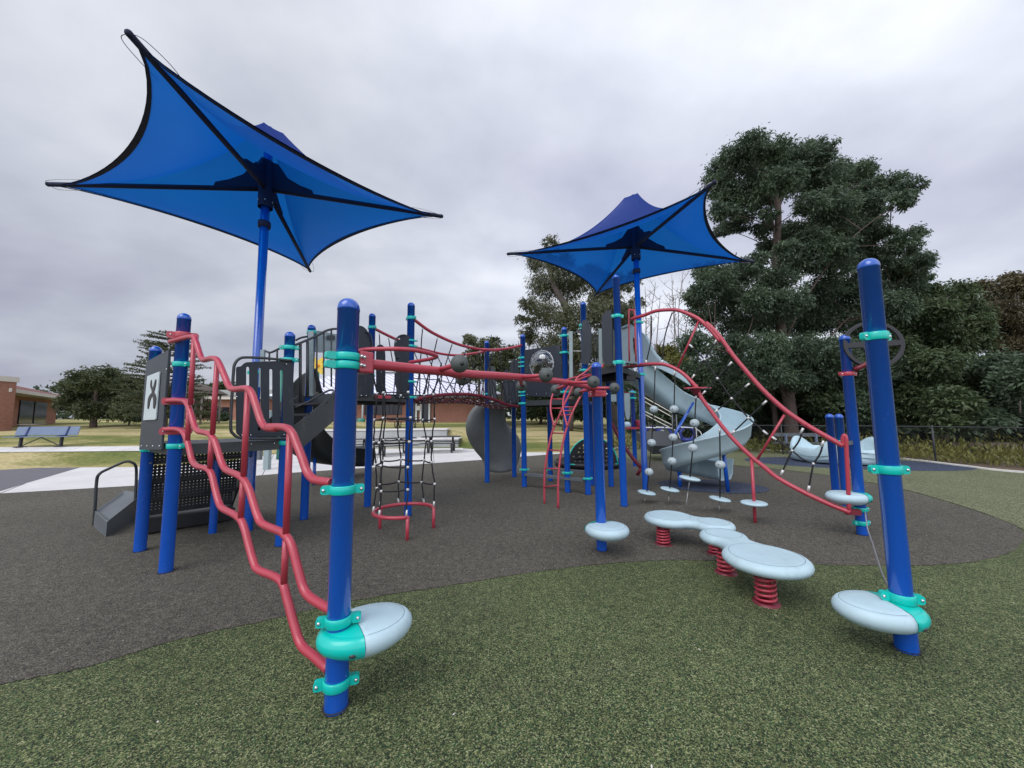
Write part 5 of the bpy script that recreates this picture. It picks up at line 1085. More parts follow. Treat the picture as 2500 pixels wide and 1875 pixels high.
t4 = thing('curved_rail', 'dark red curved rail sweeping down behind the tower posts', 'climbing rail', G(1560, 1170))
MB().tube([AT(1490, 1030, 9.6), AT(1500, 1046, 9.5), AT(1512, 1070, 9.4), AT(1530, 1098, 9.3), AT(1548, 1122, 9.2), AT(1565, 1142, 9.15)], .045, 12, 5).build('rail', 'maroon', t4)
MB().tube([AT(1565, 1142, 9.15), AT(1556, 1160, 9.2)], .04, 10).build('foot', 'maroon', t4)
t5 = thing('ramp', 'distant ramp with pale double handrails beyond the spiral slide', 'ramp', AT(1620, 1100, 15))
def z0(p): return V(p.x, p.y, 0)
for dy in (0, 1.3):
    for a, b in (((1573, 970), (1641, 1008)), ((1573, 980), (1641, 1018)), ((1574, 1004), (1645, 1040)), ((1574, 1012), (1645, 1049))): MB().tube([AT(*a, 15 + dy), AT(*b, 13.6 + dy)], .018, 6).build('handrail', 'fascia', t5)
    for px in (1641, 1651): p = AT(px, 1012, 13.6 + dy); MB().tube([V(p.x, p.y, -.02), p], .025, 6).build('rail_post', 'charcoal_light', t5)
MB().bar(AT(1590, 1062, 15), AT(1636, 1098, 13.6), 1.3, .32).build('ramp_bed', 'charcoal', t5)
# blue basket chairs
grp = 'blue basket seats on white frames'
fc = None
for i, (px, lab) in enumerate(((1594, 'blue round basket seat on white frame, leftmost of three'), (1625, 'blue round basket seat on white frame, middle of three'), (1681, 'blue round basket seat on white frame, rightmost of three'))):
    g = G(px, 1098)
    if fc is None:
        fc = thing('basket_seat', lab, 'seat', g, grp)
        MB().tube([g + V(.33 * math.cos(a), .05, .78 + .3 * math.sin(a)) for a in [2 * PI * k / 24 for k in range(24)]], .06, 8, closed=True).build('ring', 'seat_blue', fc)
        MB().lathe([(.0005, .38), (.25, .42), (.36, .55), (.38, .56), (.27, .38), (.0005, .34)], g, 20).build('seat_shell', 'seat_blue', fc)
        MB().tube([g + V(.42, 0, 0), g + V(.42, 0, 1.05), g + V(-.42, 0, 1.1)], .035, 8).build('frame', 'white_paint', fc); MB().tube([g + V(.42, 0, 1.0), g + V(.62, 0, .85), g + V(.75, 0, .5)], .03, 8, 4).build('frame_brace', 'white_paint', fc)
    else: c = copy_tree(fc); c.location = g; c['label'] = lab

# ---------------------------------------------------------------- pale spinner and benches at right
gs = G(2055, 1133); tQ = thing('spinner', 'pale blue scalloped merry-go-round tub standing on the navy circle', 'merry-go-round', gs)
gs = gs + V(.3, .55, 0); mb = MB(); n = 64; rows = []
def rimz(a): return .50 + .36 * max(0, math.sin(a * 3 + 1.9)) ** 1.1
for k, (rf, zf) in enumerate(((.96, .08), (1.02, .12), (1.05, .30), (1.06, .6), (1.04, .85), (1.0, 1.0), (.95, 1.0), (.90, .85), (.85, .5), (.6, .32), (.02, .3))):
    for j in range(n):
        a = 2 * PI * j / n; z = rimz(a); zz = zf * z if k < 8 else zf * .5; mb_r = rf * (1.18 + .05 * math.cos(3 * a)); rows.append(gs + V(mb_r * math.cos(a), mb_r * math.sin(a), zz))
mb.add(rows, [(i * n + j, i * n + (j + 1) % n, (i + 1) * n + (j + 1) % n, (i + 1) * n + j) for i in range(10) for j in range(n)], True); tub = mb.build('tub', 'pod', tQ)
MB().lathe([(.0005, .09), (1.12, .09), (1.15, .02), (.0005, .02)], gs, 40).build('base', 'black', tQ)
for zf, am in ((.2, .07), (.33, .09)):
    MB().tube([gs + V(1.275 * math.cos(a), 1.275 * math.sin(a), zf + am * math.sin(3 * a + .7)) for a in [2 * PI * j / 72 for j in range(72)]], .012, 6, closed=True).build('groove', 'groove', tub)
def bench(name, label, c, L, rz, seatm, legm, H_=.82):
    t = thing(name, label, 'bench', c); R = Matrix.Rotation(rz, 3, 'Z'); f = lambda x, y, z: Vector(c) + R @ V(x, y, z)
    return t, f
tb, f = bench('park_bench', 'grey plank bench with backrest beyond the navy circle at right', V(G(1962, 1107).x, G(1962, 1107).y, 0), 2.2, -.3, 'charcoal_light', 'bench_blue')
MB().bar(f(-1.05, .2, .78), f(1.05, .2, .78), .04, .15).build('backrest', 'charcoal_light', tb); MB().bar(f(-1.15, -.1, .45), f(1.15, -.1, .45), .38, .045).build('seat', 'charcoal_light', tb)
for s in (-.55, .55): MB().bar(f(s, .12, -.02), f(s, .16, .8), .08, .06, up=(1, 0, 0)).build('leg', 'bench_blue', tb)
cB = AT(100, 1090, 16); cB.z = H(cB.x, cB.y); tb, f = bench('park_bench', 'blue-grey metal bench with crossed braces by the sidewalk at far left', cB, 2.6, .05, 'bench_blue', 'metal_dark')
MB().plate([rounded([(-1.25, .5), (1.32, .5), (1.32, .86), (-1.25, .86)], .07)], lambda a, b: f(a, .12 + (b - .5) * .25, b), (0, 1, -.25), .025).build('backrest', 'bench_blue', tb)
MB().plate([rounded([(-1.3, -.28), (1.36, -.28), (1.36, .12), (-1.3, .12)], .06)], lambda a, b: f(a, b, .44), (0, 0, 1), .03).build('seat', 'bench_blue', tb)
for s in (-.78, .85):
    MB().bar(f(s, -.05, 0), f(s + .02, -.05, .42), .09, .07, up=(1, 0, 0)).build('leg', 'metal_dark', tb); MB().bar(f(s, -.25, .46), f(s, .12, .48), .07, .05).build('strap', 'bench_strap', tb); MB().bar(f(s, .1, .46), f(s + .03, .2, .86), .07, .05, up=(1, 0, 0)).build('strap', 'bench_strap', tb)
    MB().bar(f(s, -.05, .03), f(.03, -.05, .41), .03, .03).build('brace', 'metal_dark', tb); MB().box(f(s, -.05, .02), (.3, .25, .03), .05).build('foot', 'metal_dark', tb)

# picnic tables on the plaza
def picnic(label, c, rz, group='picnic tables on the plaza', src=None):
    if src: o = copy_tree(src); o.location = c; o.rotation_euler = (0, 0, rz); o['label'] = label; return o
    t = thing('picnic_table', label, 'picnic table', c, group); t.rotation_euler = (0, 0, rz); b0 = Vector(c)
    MB().box(b0 + V(0, 0, .74), (1.85, .75, .04)).build('table_top', 'metal_dark', t)
    for s in (-.68, .68): MB().box(b0 + V(0, s, .45), (1.85, .26, .035)).build('bench_seat', 'metal_dark', t)
    for x in (-.55, .55):
        for s in (-1, 1): MB().tube([b0 + V(x, s * .1, .73), b0 + V(x, s * .22, .3), b0 + V(x, s * .38, .05), b0 + V(x, s * .58, .03), b0 + V(x, s * .7, .12), b0 + V(x, s * .72, .43)], .038, 8, 4).build('leg', 'metal_dark', t)
    return t
g = G(1078, 1103); pc = picnic('black metal picnic table by the right end of the seat walls', V(g.x, g.y, -.003), .05)
g = G(963, 1110); picnic('black metal picnic table seen through the rope cylinder', V(g.x, g.y, -.003), .5, src=pc)
g = G(858, 1113); picnic('black metal picnic table showing right of the nearest blue post', V(g.x, g.y, -.003), .1, src=pc)
g = AT(990, 1043, 27); picnic('small dark table on the upper lawn near the brick wall', V(g.x, g.y, H(g.x, g.y)), 0, src=pc)
# terraced seat walls
for nm, y_, zt_, xr, lab in (('seat_wall', 20.95, .50, -3.05, 'lower pale concrete seat wall at the back of the plaza'), ('seat_wall', 22.4, 1.0, -3.95, 'upper pale concrete seat wall at the back of the plaza')):
    r_ = thing(nm, lab, 'wall', V(-8, y_, 0), 'terraced seat walls'); MB().box(V((-15 + xr) / 2, y_ + .25, zt_ / 2 - .07), (xr + 15, .45, zt_ - .06)).build('wall_face', 'wall_concrete', r_); MB().box(V((-15 + xr) / 2, y_ + .7, zt_ - .03), (xr + 15.06, 1.45, .08)).build('coping', 'concrete', r_, bevel=.01)

# ---------------------------------------------------------------- buildings
tS = thing('school_building', 'long brick school building with pale ribbed metal hip roof behind the play structure', 'building', V(-12, 38, H(-12, 38)))
zb = H(-12, 38) - .3; X0, X1, Y0, Y1, ZE = -23.0, -3.6, 38.0, 50.0, 3.95
MB().box(V((X0 + X1) / 2, (Y0 + Y1) / 2, (zb + ZE) / 2), (X1 - X0, Y1 - Y0, ZE - zb)).build('wall', 'brick', tS)
ex0, ex1, ey0, ey1 = X0 - 1.5, X1 + 2.9, Y0 - 1.6, Y1 + 1.5; zr = 6.9
rf = MB(); ym = (ey0 + ey1) / 2; R_ = [V(ex0, ey0, ZE), V(ex1, ey0, ZE), V(ex1, ey1, ZE), V(ex0, ey1, ZE), V(ex0 + 3, ym, zr), V(ex1 - 7.5, ym, zr)]
rf.add(R_, [(0, 1, 5, 4), (1, 2, 5), (2, 3, 4, 5), (3, 0, 4), (3, 2, 1, 0)]); rib_mat(); roof = rf.build('roof', 'metal_roof', tS)
MB().box(V((ex0 + ex1) / 2, ey0 - .02, ZE - .14), (ex1 - ex0, .12, .30)).build('fascia', 'fascia_dark', tS)
for px in (1008, 1040): p = AT(px, 1000, 37.9); MB().box(V(p.x, 37.93, zb + 1.5), (1.0, .12, 2.9)).build('door', 'window', tS)
for px in (1016, 1027, 1048): p = AT(px, 1000, 37.8); MB().box(V(p.x, 37.85, zb + 1.5), (.16, .12, 3.0)).build('door_frame', 'white_paint', tS)
p = AT(1021, 999, 37.7); MB().box(V(p.x, 37.7, 2.7), (.35, .05, .45)).build('notice', 'white_paint', tS)
for px in (905, 935, 965): p = AT(px, 1000, 37.9); w_ = MB().box(V(p.x, 37.98, 2.6), (1.3, .1, 1.1)).build('window', 'window', tS)
for px in (700, 740, 785): p = AT(px, 1000, 37.9); w_ = MB().box(V(p.x, 37.98, 2.6), (1.5, .1, 1.3)).build('window', 'window', tS)
# left building
tB1 = thing('brick_building', 'brick building with red roof and pale sloping eave at the left edge', 'building', AT(20, 1038, 29))
gz = 1.0; cx0 = AT(18, 1000, 26).x; ye = 26.0
pA_, pB_ = AT(18, 1000, 25.5), AT(165, 1000, 36)
dirv = V(pB_.x - pA_.x, pB_.y - pA_.y, 0); LL_ = dirv.length; dirv.normalize(); nrm = V(-dirv.y, dirv.x, 0)
if nrm.dot(V(-1, 1, 0)) < 0: nrm = -nrm
zE = AT(18, 950, 25.5).z
def bq(s, n_, z): return V(pA_.x, pA_.y, 0) + dirv * s + nrm * n_ + V(0, 0, z)
def prism4(a, b, n0, n1, z0_, z1_): 
    q = [bq(a, n0, z0_), bq(b, n0, z0_), bq(b, n1, z0_), bq(a, n1, z0_), bq(a, n0, z1_), bq(b, n0, z1_), bq(b, n1, z1_), bq(a, n1, z1_)]
    return MB().add(q, [(0, 3, 2, 1), (4, 5, 6, 7), (0, 1, 5, 4), (1, 2, 6, 5), (2, 3, 7, 6), (3, 0, 4, 7)])
prism4(-.5, LL_ + 1, .9, 9, .4, zE - .25).build('wall', 'brick', tB1)
prism4(-1.2, LL_ + 2.5, -.4, 9, zE - .25, zE).build('eave', 'fascia', tB1)
rr_ = MB().add([bq(-1.2, -.4, zE + .003), bq(LL_ + 2.5, -.4, zE + .003), bq(LL_ + 2.5, 9, zE + .003), bq(-1.2, 9, zE + .003), bq(-1.2, 3.3, zE + 1.1), bq(LL_ - .5, 3.3, zE + 1.1)], [(0, 1, 5, 4), (1, 2, 5), (2, 3, 4, 5), (3, 0, 4)]); mat('tile_red', (0.17, 0.062, 0.05), .8, var=.2, vscale=3); rr_.build('roof', 'tile_red', tB1)
for s0, s1 in ((-.1, 3.3), (5.4, 11.4)):
    w_ = prism4(s0, s1, .82, .95, 1.5, zE - .55).build('window', 'window', tB1); prism4((s0 + s1) / 2 - .06, (s0 + s1) / 2 + .06, .78, .84, 1.5, zE - .55).build('mullion', 'metal_dark', w_)
    prism4(s0 - .1, s1 + .1, .76, .9, 1.4, 1.5).build('sill', 'fascia', w_)
ch = thing('brick_pier', 'tall brick pier with pale cap at the very left edge of the picture', 'pier', AT(8, 1040, 24.5))
p = AT(2, 1000, 24.5); MB().box(V(p.x - .55, 24.5, 2.45), (1.2, 1.2, 4.1)).build('pier', 'brick', ch); MB().box(V(p.x - .55, 24.5, AT(2, 925, 24.5).z), (1.35, 1.35, .35)).build('cap', 'fascia', ch)
# small annexe seen through the wavy climber
pa_ = AT(545, 1000, 44); tAn = thing('brick_annexe', 'distant brick annexe with grey roof seen between the wavy rails', 'building', V(pa_.x, 44, 1.4))
MB().box(V(pa_.x + 1, 47, 2.6), (9, 6, 3.0)).build('wall', 'brick', tAn); MB().box(V(pa_.x + 1, 46.9, 4.3), (10, 7, .4)).build('eave', 'fascia', tAn); MB().box(V(pa_.x + 1, 46.9, 4.85), (10.2, 7.2, .7)).build('roof', 'wall_concrete', tAn); MB().box(V(pa_.x - .5, 43.9, 2.4), (2.4, .15, 1.6)).build('window', 'window', tAn)
pg = AT(484, 1000, 30); tGz = thing('gazebo', 'small dark gazebo with railing left of the wavy climber rails', 'gazebo', V(pg.x, 30, H(pg.x, 30)))
zg = H(pg.x, 30)
MB().lathe([(1.9, 2.35), (1.85, 2.45), (.9, 2.95), (.0005, 3.25)], V(pg.x, 30, zg), 8).build('roof', 'bark', tGz)
for k in range(6): a = 2 * PI * k / 6 + .3; MB().tube([V(pg.x + 1.45 * math.cos(a), 30 + 1.45 * math.sin(a), zg - .1), V(pg.x + 1.45 * math.cos(a), 30 + 1.45 * math.sin(a), zg + 2.4)], .07, 8).build('column', 'bark_grey', tGz)
rl_ = MB()
for zz in (.35, .95): rl_.tube([V(pg.x + 1.45 * math.cos(2 * PI * k / 6 + .3), 30 + 1.45 * math.sin(2 * PI * k / 6 + .3), zg + zz) for k in range(6)], .03, 6, closed=True)
rl_.build('railing', 'bark_grey', tGz)
# two grey columns on the plaza and odd bright play things
for (px, pb, pt_, w, lab) in ((651.5, 1146, 850, .17, 'taller pale grey square column on the plaza behind the left deck'), (631, 1122, 1090, .2, 'shorter grey square column beside the taller one on the plaza')):
    g = G(px, pb); zt_ = AT(px, 1000, g.y).z if pt_ < 1000 else AT(px, 1080, g.y).z
    o = MB().box(V(g.x, g.y, zt_ / 2 - .02), (w, w, zt_)).build('plaza_column', 'sage' if pt_ < 1000 else 'charcoal_light', base=V(g.x, g.y, 0), bevel=.01); tag(o, lab, 'column')
p = AT(777, 893, 16.5); fo = thing('flower_ornament', 'yellow flower shaped panel on a pole rising above the pale roof', 'ornament', V(p.x, 16.5, 0))
MB().plate([[(.30 * (1 + .28 * math.cos(6 * a)) * math.cos(a), .34 * (1 + .28 * math.cos(6 * a)) * math.sin(a)) for a in [2 * PI * k / 48 for k in range(48)]]], lambda a, b: p + V(a, 0, b), (0, 1, 0), .05).build('petals', 'yellow', fo); MB().ball(p - V(0, .04, 0), .08, 12, 8).build('centre', 'orange', fo); MB().tube([V(p.x, 16.55, 0), p + V(0, .05, 0)], .04, 8).build('pole', 'green_plastic', fo)
p = AT(688, 900, 15.5); fo = thing('bird_ornament', 'orange and green toadstool ornament seen through the slotted gate', 'ornament', V(p.x, 15.5, 0)); MB().lathe([(.0005, .25), (.12, .2), (.16, .05), (.1, 0)], p, 14).build('cap', 'orange', fo); MB().tube([V(p.x, 15.5, 0), p + V(0, 0, .02)], .05, 8).build('stem', 'green_plastic', fo)
g = G(880, 1068); zg_ = AT(880, 1025, g.y); gb = thing('bucket_seat', 'round green bucket swing seat on pale pole right of the nearest blue post', 'play equipment', V(g.x, g.y, 0))
g = V(g.x, g.y, 0); zc_ = AT(880, 1030, g.y).z; MB().lathe([(.0005, -.32), (.2, -.3), (.36, -.1), (.36, .12), (.28, .3), (.2, .32), (.0005, .2)], V(g.x, g.y, zc_), 20).build('bucket', 'green_plastic', gb); MB().tube([V(g.x + .12, g.y, 0), V(g.x + .12, g.y, AT(885, 984, g.y).z)], .07, 10).build('pole', 'sage', gb)

# ---------------------------------------------------------------- fence at right
fp = [V(14.75, 10.7, 0), V(14.1, 12.55, 0), V(12.9, 14.3, 0), V(11.3, 15.7, 0), V(9.4, 16.9, 0), V(7.3, 17.9, 0), V(5.0, 18.6, 0)]
fp = [V(15.2, 8.8, 0)] + fp; tFe = thing('chain_link_fence', 'low black chain link fence along the trees at right', 'fence', V(12.9, 14.3, 0))
for p in fp: MB().tube([p - V(0, 0, .05), p + V(0, 0, 1.25)], .028, 8).build('fence_post', 'metal_dark', tFe)
MB().tube([p + V(0, 0, 1.2) for p in fp], .02, 8).build('top_rail', 'metal_dark', tFe)
wm = MB()
for a, b in zip(fp, fp[1:]):
    L = (b - a).length; n = int(L / .11); 
    for i in range(-11, n):
        for s in (0, 1):
            x0_, x1_ = i * .11, i * .11 + 1.18
            zA_, zB_ = (.02, 1.2) if s == 0 else (1.2, .02)
            u0, u1 = max(0, x0_), min(L, x1_)
            if u1 <= u0: continue
            za = zA_ + (zB_ - zA_) * (u0 - x0_) / 1.18; zb_ = zA_ + (zB_ - zA_) * (u1 - x0_) / 1.18
            d = (b - a).normalized(); wm.tube([a + d * u0 + V(0, 0, za), a + d * u1 + V(0, 0, zb_)], .0022, 3, cap=False)
wm.build('mesh', 'metal_dark', tFe)

# ---------------------------------------------------------------- vegetation
def leaves(centres, radii, n_per, size, aspect=2.2, droop=.5, rng=RNG, clump=.28, flat=.75, per=26):
    """clumps of small leaves scattered through every lobe of the crown"""
    VV = []; FF = 0
    for c, r, n in zip(centres, radii, n_per):
        k = max(3, int(n / per)); u = rng.normal(size=(k, 3)); u /= np.linalg.norm(u, axis=1)[:, None]; rad = rng.random(k) ** .45
        cc = np.array(c) + u * rad[:, None] * np.array([r, r, r * flat]); m = per
        base = np.repeat(cc, m, axis=0); sc = r * clump * (0.6 + .9 * rng.random(k)); off = rng.normal(size=(k * m, 3)) * np.repeat(sc, m)[:, None] * np.array([.60, .60, .46])
        P = base + off; N = len(P)
        d = off / (np.linalg.norm(off, axis=1)[:, None] + 1e-6) + rng.normal(size=(N, 3)) * .6; d[:, 2] -= droop; d /= np.linalg.norm(d, axis=1)[:, None]
        w = rng.normal(size=(N, 3)); w -= d * np.sum(w * d, axis=1)[:, None]; w /= np.linalg.norm(w, axis=1)[:, None] + 1e-6
        L = size * (.6 + .8 * rng.random(N)); a = d * L[:, None] / 2; b = w * (L / aspect)[:, None] / 2
        VV.append(np.stack([P - a, P + b * 1.0 - a * .1, P + a, P - b - a * .1], axis=1).reshape(-1, 3))
    A = np.concatenate(VV); return A
def leaf_obj(name, A, m, parent=None, base=None):
    b = np.array(root_of(parent).location if parent else (base or (0, 0, 0))); me = bpy.data.meshes.new(name); n = len(A) // 4; A = A - b
    me.vertices.add(len(A)); me.vertices.foreach_set('co', A.astype(np.float32).ravel()); me.loops.add(n * 4); me.loops.foreach_set('vertex_index', np.arange(n * 4, dtype=np.int32)); me.polygons.add(n); me.polygons.foreach_set('loop_start', np.arange(0, n * 4, 4, dtype=np.int32)); me.polygons.foreach_set('loop_total', np.full(n, 4, dtype=np.int32)); me.update(calc_edges=True); me.validate()
    me.materials.append(MATS[m]); o = bpy.data.objects.new(name, me); COL.objects.link(o)
    if parent: o.parent = parent
    else: o.location = b
    return o
def tree(name, label, lobes, Y, m, trunk, tr=.25, size=.22, dens=1.0, spread=1.5, aspect=2.2, droop=.5, bark='bark', group=None, cat='tree', limbs=True, flat=.8, clump=.28, per=26, seed=1, lr=1.0):
    rng = np.random.default_rng(seed); tp = [AT(x, y, Y) for x, y in trunk]; base = tp[0].copy(); base.z = H(base.x, base.y); tp[0] = base - V(0, 0, .1)
    t = thing(name, label, cat, base, group); C_, R_, N_ = [], [], []
    for (x, y, r) in lobes:
        yy = Y + rng.uniform(-spread, spread); p = AT(x, y, yy); C_.append(tuple(p)); rm = r * yy / FPX; R_.append(rm); N_.append(max(90, int(dens * 190 * (rm / size) ** 1.9)))
    leaf_obj('crown', leaves(C_, R_, N_, size, aspect, droop, rng, clump, flat, per), m, t)
    mb = MB(); mb.tube(tp, [tr, tr * .35], 10, 4)
    if limbs:
        cp = catmull(tp, 6); rr2 = random.Random(seed); CV = [Vector(c) for c in C_]; K = max(2, min(9, len(CV) // 3)); prim = [max(CV, key=lambda c: c.z)]
        while len(prim) < K: prim.append(max(CV, key=lambda c: min((c - p).length for p in prim)))
        nodes = []
        for c in prim:        # main limbs rise steeply from the trunk, then bend out
            dxy = Vector((c.x - cp[0].x, c.y - cp[0].y)).length; s = min(cp[len(cp) // 5:], key=lambda p: abs(p.z - (c.z - dxy * 1.1 - 1.0)))
            m1 = s.lerp(c, .3) + V(rr2.uniform(-.2, .2), rr2.uniform(-.2, .2), .12 * (c - s).length); m2 = s.lerp(c, .65) + V(rr2.uniform(-.3, .3), rr2.uniform(-.3, .3), .12 * (c - s).length)
            q = catmull([s, m1, m2, c], 5); mb.tube(q, [tr * .30 * lr, .02], 7); nodes += q[3:]
        for c, r in zip(CV, R_):
            s = min(nodes + cp[len(cp) // 3:], key=lambda p: (p - c).length + .8 * max(0, p.z - c.z))
            if (s - c).length > .1: mid = s.lerp(c, .5) + V(rr2.uniform(-.15, .15), rr2.uniform(-.15, .15), .08 * r); mb.tube([s, mid, c], [max(.018, tr * .09), .012], 5, 3)
            for q in range(4):
                e_ = c + V(rr2.uniform(-1, 1), rr2.uniform(-1, 1), rr2.uniform(-.2, .9)) * r * .75; mb.tube([c.lerp(s, rr2.uniform(0, .3)), (c + e_) / 2 + V(0, 0, .06 * r), e_], [.016, .006], 4, 2)
    mb.build('trunk', bark, t); return t
def z6(X, Y, r): return (1680 + X / 3.568, 300 + Y / 3.568, r * 1.22 / 3.568)
big = [z6(*q) for q in ((560, 190, 120), (430, 290, 130), (290, 420, 110), (640, 330, 130), (760, 250, 110), (880, 320, 130), (1080, 260, 120), (1210, 260, 80), (1010, 430, 170), (820, 520, 150), (560, 520, 140), (250, 540, 110), (380, 620, 120), (1180, 520, 150), (1300, 400, 80), (1420, 470, 120), (1540, 410, 80), (1640, 560, 110), (1800, 540, 90), (1920, 570, 90), (1860, 680, 90), (1450, 680, 130), (1600, 700, 110), (1250, 740, 160), (1420, 860, 160), (1600, 940, 100), (1760, 950, 60), (1200, 900, 150), (1050, 700, 110), (700, 650, 100), (520, 730, 110), (300, 780, 100), (430, 880, 90), (320, 930, 70), (700, 790, 70), (900, 960, 110), (1050, 1030, 120), (1350, 1040, 150), (1500, 1080, 120), (1850, 1060, 110), (1960, 970, 70), (1700, 1180, 110), (1960, 1230, 110), (1800, 1330, 130), (2040, 1200, 70), (1950, 1430, 90), (2050, 1370, 60), (850, 1100, 90), (700, 1080, 80), (1000, 1200, 150), (1250, 1240, 130), (600, 1230, 110), (430, 1330, 130), (250, 1350, 130), (130, 1300, 80), (150, 1450, 100), (60, 1520, 90), (750, 1380, 140), (350, 1520, 150), (600, 1560, 130), (900, 1560, 140), (1150, 1480, 140), (1400, 1420, 120), (1600, 1500, 120), (1300, 1620, 120), (1750, 1580, 120), (1080, 1650, 130), (1850, 1620, 100))]
big += [(1720, 770, 40), (1800, 790, 45), (1880, 790, 45), (1960, 790, 45), (2040, 780, 45), (2110, 770, 40), (1700, 840, 40), (1780, 850, 45), (1870, 850, 50), (1960, 850, 50), (2050, 850, 45), (2120, 840, 40), (1880, 905, 50), (1945, 925, 38), (1825, 935, 45), (2010, 930, 50), (1760, 930, 45), (2080, 640, 30), (2050, 600, 35), (1860, 560, 28), (2110, 700, 35)]
tree('tall_tree', 'tallest broad dark green tree standing behind the rope climber', big, 17.5, 'leaf_dark', [(1935, 1092), (1928, 1000), (1915, 900), (1905, 780), (1895, 640), (1900, 520), (1890, 420)], .30, .155, .80, 2.4, 3.0, .7, 'bark_red', seed=3, clump=.25, per=34, lr=.55)
tr2 = MB(); t0_ = AT(1890, 1080, 17.3); 
tree('slim_tree', 'slim forked trunk with sparse leaves beside the tall tree trunk', [(1850, 930, 45), (1900, 950, 40), (1820, 980, 35), (1980, 930, 45), (2010, 980, 40)], 18.4, 'leaf_mid', [(1900, 1082), (1890, 1000), (1880, 900), (1868, 820)], .14, .2, 1.0, 1.0, bark='bark_red', seed=5)
wil = [(1345, 592, 20), (1315, 640, 32), (1365, 650, 40), (1330, 700, 45), (1390, 700, 45), (1440, 680, 40), (1490, 700, 40), (1535, 690, 28), (1290, 745, 25), (1330, 770, 45), (1390, 780, 50), (1450, 770, 50), (1510, 760, 42), (1550, 740, 25), (1290, 820, 28), (1350, 850, 50), (1420, 850, 50), (1480, 840, 45), (1530, 820, 35), (1310, 890, 35), (1390, 910, 45), (1460, 910, 45), (1275, 780, 18), (1270, 860, 20), (1540, 880, 30)]
tree('willow_tree', 'olive leaning willow-like tree left of and behind the smaller canopy', wil, 32, 'leaf_willow', [(1385, 1028), (1392, 950), (1405, 850), (1385, 760), (1350, 690), (1340, 620)], .5, .30, .62, 2.5, 4.0, .95, seed=8)
tree('willow_tree', 'darker olive tree overlapping the willow on its right', [(1470, 730, 35), (1520, 780, 40), (1490, 850, 45), (1545, 850, 32), (1500, 930, 45), (1450, 960, 45), (1550, 950, 40)], 36, 'leaf_olive', [(1500, 1028), (1490, 900), (1480, 790), (1478, 720)], .5, .32, .9, 2, 3.0, .8, seed=9)
for i, (lobes, trk, Y, m_, lab) in enumerate((
    ([(1150, 830, 20), (1160, 870, 26), (1185, 845, 22), (1190, 890, 30), (1150, 910, 28)], [(1170, 1025), (1170, 930), (1172, 830)], 34, 'leaf_willow', 'small feathery tree left of the far tower post'),
    ([(1205, 835, 16), (1220, 870, 26), (1245, 860, 22), (1225, 910, 34), (1260, 900, 30)], [(1225, 1025), (1225, 920), (1215, 830)], 36, 'leaf_olive', 'small feathery tree between the two far tower posts'),
    ([(1295, 930, 45), (1340, 950, 45), (1300, 985, 38), (1360, 990, 40)], [(1320, 1030), (1320, 960)], 42, 'leaf_mid', 'dark shrubby tree at the far lawn edge behind the bubble panel'),
    ([(1400, 960, 45), (1450, 985, 45), (1400, 1000, 30), (1500, 980, 45)], [(1430, 1030), (1430, 960)], 40, 'leaf_dark', 'dark shrubby tree at the far lawn edge behind the arched ladder'))):
    tree('small_tree', lab, lobes, Y, m_, trk, .16, .30, .8 if i < 2 else 1.5, 1.5, 2.8, .5, seed=20 + i, group='small trees at the far lawn edge')
tree('yellow_tree', 'yellow-green small tree left of the tall dark tree', [(1620, 870, 35), (1650, 900, 40), (1600, 910, 35), (1640, 950, 45), (1600, 980, 40)], 24, 'leaf_yellow', [(1625, 1045), (1625, 950), (1622, 870)], .14, .22, 1.2, 1.2, 2.4, .4, seed=31)
def bare(label, base, tips, Y, seed):
    b = AT(*base, Y); b.z = 0.05; t = thing('bare_tree', label, 'tree', b, 'bare thin trees'); mb = MB(); rr2 = random.Random(seed)
    for tip in tips:
        p = AT(*tip, Y + rr2.uniform(-1, 1)); pts = [b, b.lerp(p, .35) + V(rr2.uniform(-.4, .4), 0, 0), b.lerp(p, .7) + V(rr2.uniform(-.3, .3), 0, .2), p]; mb.tube(pts, [.07, .014], 6, 5); cp = catmull(pts, 8)
        for k in range(14):
            s = cp[rr2.randint(10, len(cp) - 2)]; e_ = s + V(rr2.uniform(-1.2, 1.2), rr2.uniform(-.6, .6), rr2.uniform(.3, 1.6)) * .8; m2 = (s + e_) / 2 + V(rr2.uniform(-.1, .1), 0, -.08); mb.tube([s, m2, e_], [.018, .006], 4, 3)
            for q in range(3): e2 = m2 + V(rr2.uniform(-.6, .6), rr2.uniform(-.3, .3), rr2.uniform(.2, .8)) * .6; mb.tube([m2, e2], [.009, .004], 4)
    mb.build('trunk', 'bark_grey', t)
bare('bare pale tree showing beneath the smaller canopy beside its pole', (1590, 1040), [(1575, 700), (1600, 690), (1560, 740), (1612, 720)], 24, 4)
bare('bare pale tree showing between the smaller canopy and the tall tree', (1660, 1040), [(1640, 670), (1668, 660), (1650, 720), (1690, 730)], 25, 6)
